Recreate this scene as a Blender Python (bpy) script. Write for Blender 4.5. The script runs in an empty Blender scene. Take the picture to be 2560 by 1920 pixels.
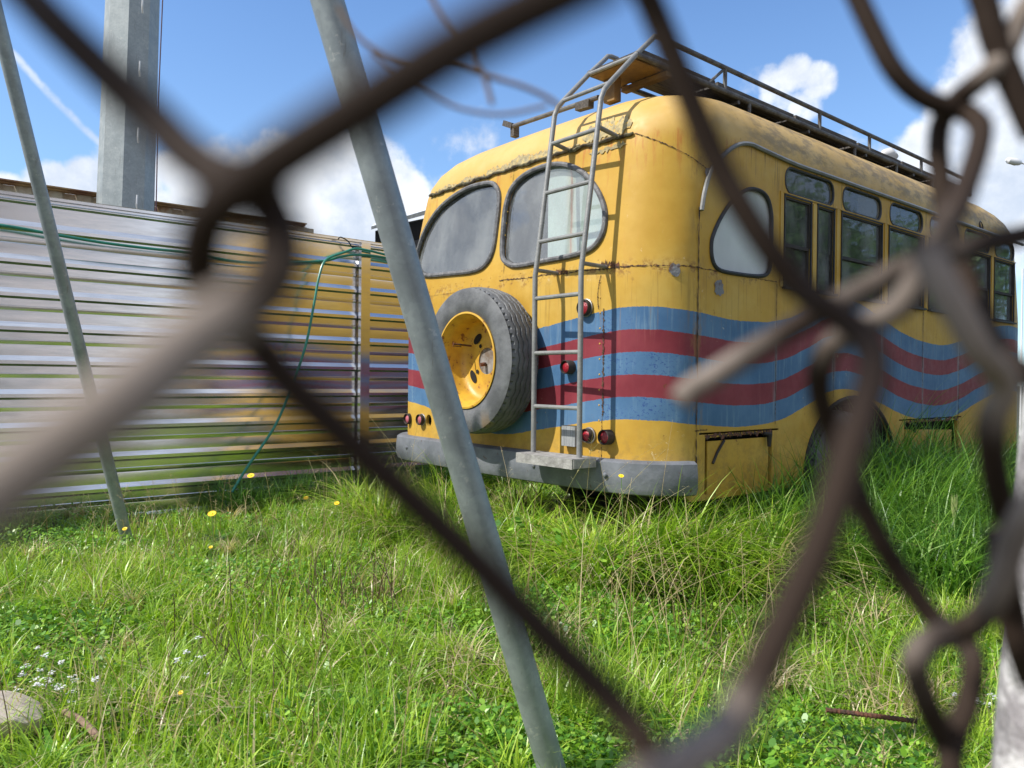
import bpy, bmesh, math, random
import numpy as np
from math import radians, sin, cos, pi, sqrt, atan2
from mathutils import Vector, Matrix

# ------------------------------------------------------------------ camera, world, sun, exposure
sc = bpy.context.scene
F = 1923.0
YAW = radians(50.0); ROLL = 0.0103; PITCH = -(960-948)/F
CAM = np.array([3.87, -3.13, 1.10])
_v = np.array([-sin(YAW), cos(YAW), 0.]); _r = np.array([cos(YAW), sin(YAW), 0.]); _z = np.array([0, 0, 1.])
VW = _v*cos(PITCH)+_z*sin(PITCH); _u = np.cross(_r, VW)
RT = _r*cos(ROLL)+_u*sin(ROLL); UP = -_r*sin(ROLL)+_u*cos(ROLL)
def ray(px, py): return VW+RT*(px-1280)/F-UP*(py-960)/F
def at(px, py, d): return Vector(CAM+ray(px, py)*d)          # a point at depth d metres
def on(px, py, ax, val):                                     # a point on the plane axis = val
    r = ray(px, py); return Vector(CAM+r*((val-CAM[ax])/r[ax]))
def dirn(px, py):
    r = ray(px, py); return Vector(r/np.linalg.norm(r))

cam = bpy.data.cameras.new('camera'); camo = bpy.data.objects.new('camera', cam)
sc.collection.objects.link(camo); sc.camera = camo
camo.matrix_world = Matrix(((RT[0], UP[0], -VW[0], CAM[0]), (RT[1], UP[1], -VW[1], CAM[1]), (RT[2], UP[2], -VW[2], CAM[2]), (0, 0, 0, 1)))
cam.sensor_fit = 'HORIZONTAL'; cam.sensor_width = 36.0; cam.lens = 36.0*F/2560
cam.clip_start = 0.01; cam.clip_end = 3000
cam.dof.use_dof = True; cam.dof.focus_distance = 4.7; cam.dof.aperture_fstop = 36.0*F/2560/3.3   # a wide opening for its size, as in a phone

SUN_EL = radians(48); SUN_AZ = radians(19)                   # azimuth measured from -Y towards -X
SD = Vector((-sin(SUN_AZ)*cos(SUN_EL), -cos(SUN_AZ)*cos(SUN_EL), sin(SUN_EL)))
sl = bpy.data.lights.new('sun', 'SUN'); sl.energy = 4.55; sl.angle = radians(0.53); sl.color = (1.0, 0.955, 0.88)
so = bpy.data.objects.new('sun', sl); sc.collection.objects.link(so)
so.rotation_euler = SD.to_track_quat('Z', 'Y').to_euler()
so.location = (-5, -8, 12)
sc.view_settings.view_transform = 'Standard'; sc.view_settings.look = 'None'
sc.view_settings.exposure = 0.42; sc.view_settings.gamma = 1.0; sc.view_settings.use_curve_mapping = False

class NT:
    """small node helper"""
    def __init__(s, tree): s.t = tree; s.n = tree.nodes; s.l = tree.links
    def node(s, typ, ins=None, **kw):
        n = s.n.new(typ)
        for k, v in kw.items(): setattr(n, k, v)
        if ins:
            for k, v in ins.items():
                sock = n.inputs[k]
                if isinstance(v, bpy.types.NodeSocket): s.l.new(v, sock)
                else: sock.default_value = v
        return n
    def math(s, op, a, b=None, c=None, clamp=False):
        ins = {0: a}
        if b is not None: ins[1] = b
        if c is not None: ins[2] = c
        return s.node('ShaderNodeMath', ins, operation=op, use_clamp=clamp).outputs[0]
    def vmath(s, op, a, b=None):
        ins = {0: a}
        if b is not None: ins[1] = b
        n = s.node('ShaderNodeVectorMath', ins, operation=op)
        return n.outputs['Value'] if op in ('DOT_PRODUCT', 'LENGTH', 'DISTANCE') else n.outputs[0]
    def noise(s, vec, scale, detail=4, rough=0.55, dist=0.0):
        return s.node('ShaderNodeTexNoise', {'Vector': vec, 'Scale': scale, 'Detail': detail, 'Roughness': rough, 'Distortion': dist}).outputs['Fac']
    def ramp(s, fac, stops, interp='LINEAR'):
        n = s.node('ShaderNodeValToRGB', {'Fac': fac}); cr = n.color_ramp; cr.interpolation = interp
        while len(cr.elements) < len(stops): cr.elements.new(0.5)
        for e, (p, c) in zip(cr.elements, stops):
            e.position = p; e.color = (c, c, c, 1) if isinstance(c, (int, float)) else (*c, 1)
        return n.outputs['Color']
    def step(s, x, lo, hi):
        return s.node('ShaderNodeMapRange', {'Value': x, 'From Min': lo, 'From Max': hi, 'To Min': 0.0, 'To Max': 1.0}, interpolation_type='SMOOTHSTEP').outputs[0]
    def mix(s, f, a, b, mode='MIX'):
        n = s.n.new('ShaderNodeMix'); n.data_type = 'RGBA'; n.blend_type = mode
        for i, v in ((0, f), (6, a), (7, b)):
            if isinstance(v, bpy.types.NodeSocket): s.l.new(v, n.inputs[i])
            elif i == 0: n.inputs[0].default_value = v
            else: n.inputs[i].default_value = (*v, 1) if len(v) == 3 else v
        return n.outputs[2]
    def scale(s, vec, xyz):
        return s.node('ShaderNodeMapping', {'Vector': vec, 'Scale': xyz}).outputs[0]

w = bpy.data.worlds.new('World'); sc.world = w; w.use_nodes = True
T = NT(w.node_tree)
for n in list(T.n): T.n.remove(n)
sky = T.node('ShaderNodeTexSky', sky_type='NISHITA'); sky.sun_disc = False
sky.sun_elevation = SUN_EL; sky.sun_rotation = atan2(SD.x, SD.y); sky.altitude = 50; sky.air_density = 1.05; sky.dust_density = 0.35; sky.ozone_density = 3.0
geo = T.node('ShaderNodeTexCoord').outputs['Generated']
nrm = T.vmath('NORMALIZE', geo)
n1 = T.noise(nrm, 9.0, 9, 0.6, 0.15); n2 = T.noise(nrm, 3.0, 5, 0.55); n3 = T.noise(nrm, 40.0, 5, 0.6)
cov = None
BLOBS = [(130, 480, 70, 1), (20, 490, 55, 1), (215, 455, 60, .9), (330, 480, 110, .9), (455, 435, 72, 1), (560, 455, 100, 1), (700, 500, 165, 1), (860, 490, 180, 1), (980, 520, 110, .9),
         (600, 560, 220, 1), (1880, 195, 50, .6), (1935, 200, 48, .8), (1985, 185, 52, .95), (2040, 205, 52, .95), (2010, 262, 52, .85), (1945, 245, 50, .8),
         (2490, 170, 85, 1), (2400, 270, 80, 1), (2340, 390, 95, 1), (2480, 330, 150, 1), (2600, 120, 160, 1), (2560, 450, 230, .9), (2420, 520, 160, .75), (2250, 400, 70, .6), (2640, 300, 250, 1),
         (2130, 370, 60, .5), (2200, 400, 60, .6), (1150, 330, 130, .28), (1080, 400, 110, .26), (1250, 470, 120, .2)]
for (x, y, r, a) in BLOBS:
    dd = dirn(x, y); dot = T.vmath('DOT_PRODUCT', nrm, (dd.x, dd.y, dd.z))
    cr_ = cos(r/F*1.25); b = T.math('MULTIPLY', T.step(dot, cr_, 1-(1-cr_)*0.06), a)
    cov = b if cov is None else T.math('MAXIMUM', cov, b)
# contrail
c0, c1 = dirn(20, 130), dirn(250, 360); pn = c0.cross(c1).normalized(); mid = ((c0+c1)/2).normalized()
wob = T.math('MULTIPLY', T.math('SUBTRACT', T.noise(nrm, 30, 3), 0.5), 0.01)
dline = T.math('ABSOLUTE', T.math('ADD', T.vmath('DOT_PRODUCT', nrm, (pn.x, pn.y, pn.z)), wob))
trail = T.math('MULTIPLY', T.math('SUBTRACT', 1.0, T.step(dline, 0.0005, 0.0062)), T.step(T.vmath('DOT_PRODUCT', nrm, (mid.x, mid.y, mid.z)), cos(0.13), cos(0.06)))
trail = T.math('MULTIPLY', trail, T.ramp(T.noise(nrm, 60, 4), [(0.3, 0.15), (0.6, 0.62)]))
# scattered cloud elsewhere, for the sky behind the camera that the glass reflects
el = T.node('ShaderNodeSeparateXYZ', {0: nrm}).outputs
back = T.step(T.vmath('DOT_PRODUCT', nrm, (VW[0], VW[1], 0.0)), 0.35, 0.0)
far = T.math('MULTIPLY', T.math('MULTIPLY', back, T.step(n2, 0.34, 0.52)), T.step(el[2], 1.25, 0.55))
edge = T.math('ADD', T.math('MULTIPLY', T.math('SUBTRACT', n1, 0.5), 1.7), T.math('MULTIPLY', T.math('SUBTRACT', n3, 0.5), 0.5))
bb = Vector((-.68, -.62, .42)).normalized(); bank = T.math('MULTIPLY', T.step(T.vmath('DOT_PRODUCT', nrm, tuple(bb)), cos(.62), cos(.25)), 0.8)
cov = T.math('MAXIMUM', cov, bank)
mask = T.step(T.math('ADD', cov, T.math('MULTIPLY', edge, T.step(cov, 0.0, 0.3))), 0.30, 0.80)
mask = T.math('MAXIMUM', T.math('MULTIPLY', mask, T.step(cov, 0.02, 0.16)), T.math('MULTIPLY', far, 0.9))
mask = T.math('MAXIMUM', mask, trail, clamp=True)
shade = T.step(T.math('ADD', T.noise(nrm, 7.0, 6, 0.55), T.math('MULTIPLY', T.math('SUBTRACT', T.noise(nrm, 26, 6, .6), .5), .45)), 0.33, 0.64)
ccol = T.mix(shade, (5.6, 6.2, 7.2), (8.8, 9.0, 9.3))
blue = T.mix(1.0, sky.outputs[0], (1.12, 1.36, 1.62), 'MULTIPLY')
blue = T.mix(T.math('MULTIPLY', T.math('SUBTRACT', 1.0, T.step(el[2], 0.0, 0.55)), 0.30), blue, (4.2, 6.2, 8.6))
col = T.mix(T.math('MULTIPLY', mask, 0.90), blue, ccol)
bg = T.node('ShaderNodeBackground', {'Color': col, 'Strength': 0.096})
T.node('ShaderNodeOutputWorld', {'Surface': bg.outputs[0]})

# ------------------------------------------------------------------ helpers
COL = sc.collection
rng = np.random.default_rng(7); random.seed(7)
class MB:
    def __init__(s): s.v = []; s.f = []
    def add(s, vs, fs):
        o = len(s.v); s.v += [tuple(v) for v in vs]; s.f += [tuple(i+o for i in f) for f in fs]; return s
    def box(s, c, size, rot=None):
        c = Vector(c); hx, hy, hz = [a/2 for a in size]
        vs = [Vector((x, y, z)) for x in (-hx, hx) for y in (-hy, hy) for z in (-hz, hz)]
        if rot is not None: vs = [rot @ v for v in vs]
        return s.add([c+v for v in vs], [(0, 1, 3, 2), (4, 6, 7, 5), (0, 4, 5, 1), (2, 3, 7, 6), (0, 2, 6, 4), (1, 5, 7, 3)])
    def bar(s, a, b, w, h, upv=(0, 0, 1)):
        a = Vector(a); b = Vector(b); d = b-a; L = d.length; d.normalize(); x = Vector(upv).cross(d)
        if x.length < 1e-4: x = Vector((1, 0, 0)).cross(d)
        x.normalize(); y = d.cross(x); R = Matrix((x, y, d)).transposed()
        return s.box((a+b)/2, (w, h, L), R)
    def tube(s, pts, r, n=10, closed=False, caps=True):
        pts = [Vector(p) for p in pts]; m = len(pts); rr = r if isinstance(r, (list, tuple)) else [r]*m
        vs = []; prev = None
        for i, p in enumerate(pts):
            if closed: t = (pts[(i+1) % m]-pts[i-1])
            else: t = pts[min(i+1, m-1)]-pts[max(i-1, 0)]
            t.normalize()
            if prev is None:
                a = Vector((0, 0, 1)) if abs(t.z) < 0.9 else Vector((1, 0, 0)); x = a.cross(t).normalized()
            else:
                x = prev-t*prev.dot(t); x.normalize()
            prev = x; y = t.cross(x)
            for k in range(n):
                a = 2*pi*k/n; vs.append(p+(x*cos(a)+y*sin(a))*rr[i])
        fs = []
        for i in range(m if closed else m-1):
            j = (i+1) % m
            for k in range(n): fs.append((i*n+k, i*n+(k+1) % n, j*n+(k+1) % n, j*n+k))
        if caps and not closed: fs += [tuple(range(n-1, -1, -1)), tuple((m-1)*n+k for k in range(n))]
        return s.add(vs, fs)
    def lathe(s, prof, o, axis, n=32, close=False):
        """prof: (radius, along axis)"""
        o = Vector(o); ax = Vector(axis).normalized(); x = ax.orthogonal().normalized(); y = ax.cross(x); m = len(prof)
        vs = [o+ax*h+(x*cos(2*pi*k/n)+y*sin(2*pi*k/n))*r for (r, h) in prof for k in range(n)]
        fs = [(i*n+k, i*n+(k+1) % n, ((i+1) % m)*n+(k+1) % n, ((i+1) % m)*n+k) for i in range(m if close else m-1) for k in range(n)]
        return s.add(vs, fs)
    def prism(s, poly, ax, a, b):
        """poly of 2D points in the plane normal to axis ax, extruded from a to b"""
        def P(p, t):
            q = list(p); q.insert(ax, t); return Vector(q)
        n = len(poly)
        return s.add([P(p, a) for p in poly]+[P(p, b) for p in poly],
                     [tuple(range(n))[::-1], tuple(range(n, 2*n))]+[(i, (i+1) % n, n+(i+1) % n, n+i) for i in range(n)])
    def mesh(s, name, smooth=None):
        me = bpy.data.meshes.new(name); me.from_pydata(s.v, [], s.f); me.validate()
        bm = bmesh.new(); bm.from_mesh(me); bmesh.ops.recalc_face_normals(bm, faces=bm.faces); bm.to_mesh(me); bm.free()
        if smooth is not None:
            me.polygons.foreach_set('use_smooth', [True]*len(me.polygons)); me.set_sharp_from_angle(angle=radians(smooth))
        return me
    def build(s, name, mat, parent=None, smooth=35):
        me = s.mesh(name, smooth); o = bpy.data.objects.new(name, me); COL.objects.link(o)
        if mat: me.materials.append(mat)
        if parent:
            o.parent = parent; mw = Vector((0, 0, 0)); p = parent
            while p: mw = mw+p.location; p = p.parent
            o.location = -mw
        return o
def tag(o, label=None, cat=None, group=None, kind=None):
    if label: o['label'] = label
    if cat: o['category'] = cat
    if group: o['group'] = group
    if kind: o['kind'] = kind
    return o
def thing(name, loc, label, cat, group=None):
    o = bpy.data.objects.new(name, None); COL.objects.link(o); o.location = loc; o.empty_display_size = 0.2
    return tag(o, label, cat, group)
def spline(pts, n=8, closed=False):
    """Catmull-Rom through the points"""
    P = [Vector(p) for p in pts]; m = len(P); out = []
    for i in range(m if closed else m-1):
        p1, p2 = P[i], P[(i+1) % m]
        p0 = P[i-1] if (i > 0 or closed) else p1*2-p2
        p3 = P[(i+2) % m] if (i+2 < m or closed) else p2*2-p1
        for k in range(n):
            t = k/n
            out.append(0.5*((2*p1)+(p2-p0)*t+(2*p0-5*p1+4*p2-p3)*t*t+(-p0+3*p1-3*p2+p3)*t**3))
    if not closed: out.append(P[-1])
    return out
def roundrect(x0, x1, y0, y1, r, n=5):
    out = []
    for cx, cy, a0 in ((x1-r, y1-r, 0), (x0+r, y1-r, 90), (x0+r, y0+r, 180), (x1-r, y0+r, 270)):
        for k in range(n+1):
            a = radians(a0+90*k/n); out.append((cx+r*cos(a), cy+r*sin(a)))
    return out

# ------------------------------------------------------------------ materials
def newmat(name):
    m = bpy.data.materials.new(name); m.use_nodes = True; t = NT(m.node_tree)
    for n in list(t.n): t.n.remove(n)
    return m, t
def finish(t, bsdf, disp=None):
    o = t.node('ShaderNodeOutputMaterial', {'Surface': bsdf})
def pbr(name, c1, c2=None, rough=0.6, metal=0.0, scale=8, bump=0.0, bscale=60, stretch=(1, 1, 1), spots=None, coat=0.0, lo=0.35, hi=0.65, spec=0.5):
    m, t = newmat(name); co = t.node('ShaderNodeTexCoord').outputs['Object']; v = t.scale(co, stretch)
    c = (*c1, 1)
    ins = {'Roughness': rough, 'Metallic': metal, 'Coat Weight': coat, 'Specular IOR Level': spec}
    if c2: c = t.mix(t.step(t.noise(v, scale, 6, 0.6), lo, hi), c1, c2)
    if spots:
        (sc_, th, colr) = spots
        c = t.mix(t.step(t.noise(co, sc_, 5, 0.65), th, th+0.05), c, colr) if not isinstance(c, tuple) else t.mix(t.step(t.noise(co, sc_, 5, 0.65), th, th+0.05), c1, colr)
    ins['Base Color'] = c
    if bump:
        ins['Normal'] = t.node('ShaderNodeBump', {'Strength': bump, 'Distance': 0.01, 'Height': t.noise(v, bscale, 4, 0.6)}).outputs[0]
    b = t.node('ShaderNodeBsdfPrincipled', ins); finish(t, b.outputs[0]); return m

def bus_paint():
    m, t = newmat('bus_paint'); co = t.node('ShaderNodeTexCoord').outputs['Object']
    xyz = t.node('ShaderNodeSeparateXYZ', {0: co}).outputs; x, y, z = xyz
    s = t.math('ADD', x, y)
    # lower edge of the wavy bands, along the outline of the body
    prof = [(-1.38, .94), (-1.13, .925), (-.9, .90), (-.4, .79), (0, .745), (.4, .797), (.85, .862), (1.05, .884), (1.3, .885), (1.62, .864), (2.05, .838), (2.42, .857),
            (2.8, .95), (3.12, 1.045), (3.35, 1.055), (3.83, .955), (4.2, .865), (4.54, .818), (4.9, .80), (5.27, .842), (5.8, .955), (6.35, 1.035), (6.75, 1.03), (8, .85)]
    mr = t.node('ShaderNodeMapRange', {'Value': s, 'From Min': -1.4, 'From Max': 8.0}).outputs[0]
    fc = t.node('ShaderNodeFloatCurve', {'Value': mr}); cu = fc.mapping.curves[0]
    for i, (a, b) in enumerate(prof):
        u = (a+1.4)/9.4; h = b/2
        if i == 0: cu.points[0].location = (max(u, 0), h)
        elif i == len(prof)-1: cu.points[-1].location = (1, h)
        else: cu.points.new(u, h)
    fc.mapping.update()
    zb = t.math('MULTIPLY', fc.outputs[0], 2.0)
    wob = t.math('ADD', t.math('MULTIPLY', t.math('SUBTRACT', t.noise(co, 9, 2), 0.5), 0.010), t.math('MULTIPLY', t.math('SUBTRACT', t.noise(co, 70, 4, .7), 0.5), 0.012))
    k = t.math('ADD', t.math('DIVIDE', t.math('SUBTRACT', z, zb), 0.123), t.math('MULTIPLY', wob, 8))
    fl = t.math('FLOOR', k)
    inside = t.math('MULTIPLY', t.math('GREATER_THAN', k, 0.0), t.math('LESS_THAN', k, 5.0))
    odd = t.math('MULTIPLY', inside, t.math('LESS_THAN', t.math('ABSOLUTE', t.math('SUBTRACT', t.math('MODULO', t.math('ADD', fl, 10), 2.0), 1.0)), 0.5))
    nb = t.noise(co, 3.0, 6, 0.6); nf = t.noise(co, 22, 6, 0.7); st = t.noise(t.scale(co, (14, 14, 1.2)), 2.2, 5, 0.6); fine = t.noise(co, 140, 3, 0.6)
    yel = t.mix(t.step(nb, 0.3, 0.7), (0.45, 0.258, 0.032), (0.53, 0.325, 0.052))
    yel = t.mix(t.math('MULTIPLY', t.step(st, 0.5, 0.75), 0.45), yel, (0.50, 0.27, 0.04))
    yel = t.mix(t.math('MULTIPLY', t.step(t.noise(co, 1.7, 5, .6), .45, .68), .4), yel, (0.62, 0.45, 0.13))
    blu = t.mix(t.step(nb, 0.3, 0.7), (0.050, 0.125, 0.25), (0.090, 0.185, 0.32))
    blu = t.mix(t.math('MULTIPLY', t.step(st, 0.52, 0.72), 0.45), blu, (0.20, 0.31, 0.40))
    red = t.mix(t.step(nb, 0.3, 0.7), (0.175, 0.022, 0.034), (0.235, 0.038, 0.05))
    red = t.mix(t.math('MULTIPLY', t.step(st, 0.55, 0.75), 0.3), red, (0.36, 0.10, 0.10))
    c = t.mix(inside, yel, blu); c = t.mix(odd, c, red)
    # dark blue old paint showing through scraped bands
    scr = t.math('MULTIPLY', t.step(t.noise(t.scale(co, (1, 1, 1.8)), 46, 9, 0.8), 0.555, 0.57), t.step(t.noise(co, 3.0, 3), 0.44, 0.56))
    reg = t.math('MULTIPLY', t.step(s, .86, 1.0), t.math('SUBTRACT', 1.0, t.step(s, 1.3, 1.62)))
    reg = t.math('MAXIMUM', reg, t.math('MULTIPLY', t.step(x, -.98, -1.08), t.math('SUBTRACT', 1.0, t.step(y, .2, .4))))
    scr = t.math('MULTIPLY', scr, t.math('ADD', .0, reg))
    scr = t.math('MULTIPLY', t.math('MULTIPLY', scr, inside), t.math('SUBTRACT', 1.0, odd))
    c = t.mix(scr, c, (0.025, 0.06, 0.22))
    # sun-bleached, grimy roof
    roof = t.step(z, 2.40, 2.58)
    c = t.mix(t.math('MULTIPLY', roof, 0.8), c, t.mix(t.step(t.noise(co, 4, 6, .65), 0.35, 0.7), (0.60, 0.41, 0.16), (0.55, 0.35, 0.10)))
    sidew = t.step(y, 0.45, 1.1)
    grime = t.math('MULTIPLY', t.step(t.noise(t.scale(co, (1, 1, 2.5)), 5.0, 7, 0.7), 0.42, 0.60), t.math('MULTIPLY', roof, t.step(y, 0.2, 1.3)))
    c = t.mix(t.math('MULTIPLY', grime, 0.62), c, (0.13, 0.105, 0.065))
    # rust weeping and black mould under the gutters
    drip = t.math('MULTIPLY', t.step(t.noise(t.scale(co, (11, 11, 0.7)), 3.0, 6, 0.7), 0.50, 0.68), t.math('MULTIPLY', t.step(z, 2.12, 2.42), t.math('SUBTRACT', 1.0, t.step(z, 2.46, 2.50))))
    c = t.mix(t.math('MULTIPLY', drip, t.mix(sidew, (0.75, 0.75, 0.75), (0.9, 0.9, 0.9))), c, t.mix(sidew, (0.42, 0.13, 0.03), (0.045, 0.032, 0.016)))
    # dirt low on the skirt
    low = t.math('MULTIPLY', t.math('SUBTRACT', 1.0, t.step(z, 0.45, 0.95)), t.step(nf, 0.42, 0.62))
    c = t.mix(t.math('MULTIPLY', low, 0.45), c, (0.16, 0.11, 0.05))
    # weathered seams: rust, pale flaking and runs below the belt and along the panel joints
    def nearv(v, c0, wd): return t.math('SUBTRACT', 1.0, t.step(t.math('ABSOLUTE', t.math('SUBTRACT', v, c0)), 0.0, wd))
    big = t.noise(co, 7, 7, .72)
    belt = t.math('MULTIPLY', nearv(z, 1.715, 0.07), t.step(big, 0.50, 0.56))
    c = t.mix(t.math('MULTIPLY', belt, .75), c, t.mix(t.step(nf, .45, .55), (0.20, 0.09, 0.03), (0.50, 0.34, 0.10)))
    pan = t.math('ABSOLUTE', t.math('SUBTRACT', t.math('FRACT', t.math('ADD', t.math('DIVIDE', t.math('SUBTRACT', y, 1.13), 0.71), 10.5)), 0.5))
    pan = t.math('MULTIPLY', t.math('SUBTRACT', 1.0, t.step(pan, 0.0, 0.055)), t.math('MULTIPLY', t.step(y, .6, .9), t.math('SUBTRACT', 1.0, t.step(z, 1.66, 1.70))))
    c = t.mix(t.math('MULTIPLY', t.math('MULTIPLY', pan, t.step(st, .40, .62)), .5), c, t.mix(inside, (0.24, 0.15, 0.05), (0.34, 0.40, 0.42)))
    runs = t.math('MULTIPLY', t.step(t.noise(t.scale(co, (16, 16, .5)), 2.6, 6, .68), .54, .66), t.math('MULTIPLY', t.step(z, 1.25, 1.6), t.math('SUBTRACT', 1.0, t.step(z, 1.68, 1.71))))
    c = t.mix(t.math('MULTIPLY', runs, .5), c, (0.26, 0.15, 0.035))
    corner = t.math('MULTIPLY', nearv(t.math('ADD', x, y), 1.64, .10), t.step(t.noise(t.scale(co, (3, 3, 1)), 5, 6, .7), .50, .58))
    c = t.mix(t.math('MULTIPLY', corner, .55), c, (0.25, 0.15, 0.05))
    # small rust chips and flaked spots
    chip = t.math('MULTIPLY', t.step(nf, 0.655, 0.675), t.step(nb, 0.50, 0.62))
    c = t.mix(t.math('MULTIPLY', chip, 0.85), c, (0.16, 0.055, 0.025))
    fl2 = t.math('MULTIPLY', t.step(t.noise(co, 16, 8, 0.75), 0.63, 0.65), t.step(t.noise(co, 1.4, 2), 0.52, 0.6))
    c = t.mix(t.math('MULTIPLY', fl2, 0.7), c, t.mix(0.5, c, (0.72, 0.62, 0.42)))
    bh = t.math('ADD', t.math('MULTIPLY', t.noise(co, 2.2, 3, .5), 0.9), t.math('ADD', t.math('MULTIPLY', nf, 0.04), t.math('MULTIPLY', fine, 0.015)))
    bump = t.node('ShaderNodeBump', {'Strength': 0.45, 'Distance': 0.03, 'Height': bh}).outputs[0]
    b = t.node('ShaderNodeBsdfPrincipled', {'Base Color': c, 'Roughness': t.ramp(nf, [(0.3, 0.42), (0.7, 0.62)]), 'Normal': bump, 'Specular IOR Level': 0.28})
    finish(t, b.outputs[0]); return m
M_PAINT = bus_paint()
M_YEL = pbr('yellow_enamel', (0.62, 0.37, 0.04), (0.48, 0.27, 0.035), 0.45, scale=9, bump=0.2, bscale=30, spots=(18, 0.60, (0.20, 0.07, 0.03)))
M_TRIM = pbr('yellow_trim', (0.56, 0.34, 0.06), (0.44, 0.26, 0.05), 0.5, scale=14, bump=0.2, bscale=50, spots=(30, 0.66, (0.12, 0.05, 0.02)))
M_INNER = pbr('bus_lining', (0.10, 0.10, 0.09), (0.055, 0.055, 0.05), 0.8, scale=5)
M_DARK = pbr('dark_steel', (0.02, 0.018, 0.016), (0.04, 0.03, 0.025), 0.75, scale=12)
M_RUBBER = pbr('grey_gasket', (0.16, 0.16, 0.165), (0.08, 0.08, 0.085), 0.7, scale=25, bump=0.5, bscale=40, spots=(45, 0.62, (0.34, 0.33, 0.31)))
M_BLACKRUB = pbr('black_gasket', (0.035, 0.035, 0.038), (0.02, 0.02, 0.02), 0.6, scale=25)
M_GREYP = pbr('grey_paint', (0.22, 0.222, 0.215), (0.17, 0.172, 0.168), 0.48, scale=14, bump=0.25, bscale=70, spots=(60, 0.70, (0.11, 0.06, 0.04)))
M_BUMP = pbr('bumper_paint', (0.17, 0.18, 0.20), (0.10, 0.11, 0.125), 0.5, scale=5, bump=0.5, bscale=14, spots=(26, 0.64, (0.09, 0.055, 0.04)))
M_WOOD = pbr('weathered_wood', (0.13, 0.115, 0.10), (0.06, 0.052, 0.045), 0.85, scale=6, bump=0.8, bscale=20, stretch=(12, 1, 12))
M_WOODY = pbr('ochre_board', (0.26, 0.15, 0.04), (0.14, 0.08, 0.035), 0.75, scale=5, bump=0.3)
M_PEEL = pbr('peeled_primer', (0.46, 0.36, 0.16), (0.26, 0.22, 0.13), 0.8, scale=30, bump=0.9, bscale=40, spots=(38, 0.58, (0.55, 0.34, 0.07)))
M_RUST = pbr('rust', (0.16, 0.06, 0.03), (0.045, 0.03, 0.022), 0.9, scale=30, bump=0.8, bscale=60)
M_BARE = pbr('bare_metal_patch', (0.19, 0.19, 0.20), (0.13, 0.07, 0.05), 0.7, scale=16, bump=0.6, bscale=40, lo=0.5, hi=0.62)
M_CRACK = pbr('crack_dark', (0.03, 0.02, 0.012), (0.12, 0.06, 0.03), 0.9, scale=40)
M_LENS = pbr('red_lens', (0.32, 0.010, 0.022), (0.16, 0.008, 0.014), 0.35, scale=16, bump=0.5, bscale=90, coat=0.2)
M_LENSF = pbr('faded_lens', (0.48, 0.14, 0.17), (0.34, 0.07, 0.09), 0.4, scale=10, bump=0.2, bscale=90)
M_CLEAR = pbr('ribbed_clear_lens', (0.35, 0.36, 0.36), (0.22, 0.23, 0.23), 0.25, scale=4, stretch=(30, 1, 1), bump=0.7, bscale=6)
M_CHROME = pbr('dull_chrome', (0.45, 0.45, 0.44), (0.22, 0.20, 0.19), 0.4, metal=0.8, scale=20)
def tyre_mat():
    m, t = newmat('old_tyre'); co = t.node('ShaderNodeTexCoord').outputs['Object']
    d = t.step(t.noise(co, 6, 6, .65), 0.35, 0.7)
    c = t.mix(d, (0.075, 0.078, 0.082), (0.15, 0.155, 0.16))
    rz = t.node('ShaderNodeSeparateXYZ', {0: co}).outputs
    xs = t.step(t.noise(t.scale(co, (16, 1, 1.0)), 1.6, 4), 0.5, 0.62)
    lowr = t.math('MULTIPLY', xs, t.math('MULTIPLY', t.step(rz[2], -0.28, -0.40), t.step(rz[1], -0.05, -0.09)))
    c = t.mix(t.math('MULTIPLY', lowr, 0.7), c, (0.24, 0.16, 0.09))
    bmp = t.node('ShaderNodeBump', {'Strength': 0.35, 'Distance': 0.01, 'Height': t.noise(co, 26, 6, .7)}).outputs[0]
    b = t.node('ShaderNodeBsdfPrincipled', {'Base Color': c, 'Roughness': 0.62, 'Normal': bmp}); finish(t, b.outputs[0]); return m
M_TYRE = tyre_mat()
def glass(name, dirt, amt, rough=0.03, tint=(0.9, 0.95, 0.93), ior=1.6):
    m, t = newmat(name); co = t.node('ShaderNodeTexCoord').outputs['Object']
    tr = t.node('ShaderNodeBsdfTransparent', {'Color': (*tint, 1)}).outputs[0]
    wv = t.node('ShaderNodeBump', {'Strength': 0.06, 'Distance': 0.02, 'Height': t.noise(co, 3, 2)}).outputs[0]
    gl = t.node('ShaderNodeBsdfGlossy', {'Roughness': rough, 'Color': (0.95, 0.97, 1, 1), 'Normal': wv}).outputs[0]
    gm = t.node('ShaderNodeNewGeometry').outputs
    cs = t.math('ABSOLUTE', t.vmath('DOT_PRODUCT', gm['Incoming'], gm['Normal']))
    r0 = ((ior-1)/(ior+1))**2
    fr = t.math('MULTIPLY_ADD', t.math('POWER', t.math('SUBTRACT', 1.0, cs, clamp=True), 5.0), 1-r0, r0)
    g = t.node('ShaderNodeMixShader', {0: fr, 1: tr, 2: gl}).outputs[0]
    df = t.node('ShaderNodeBsdfDiffuse', {'Color': (*dirt, 1)}).outputs[0]
    n = t.math('ADD', t.noise(t.scale(co, (1, 1, .6)), 4, 7, .6), t.math('MULTIPLY', t.noise(co, 60, 3), 0.2))
    f = t.math('MULTIPLY', t.step(n, 0.40, 0.85), amt)
    f = t.math('ADD', f, amt*0.25)
    finish(t, t.node('ShaderNodeMixShader', {0: f, 1: g, 2: df}).outputs[0]); return m
M_GLASS = glass('dusty_glass', (0.33, 0.35, 0.35), 0.36)
M_GLASSR = glass('rear_glass', (0.38, 0.40, 0.40), 0.34, 0.02, ior=2.7)  # dirt amount raised to stand in for paler reflections
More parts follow.
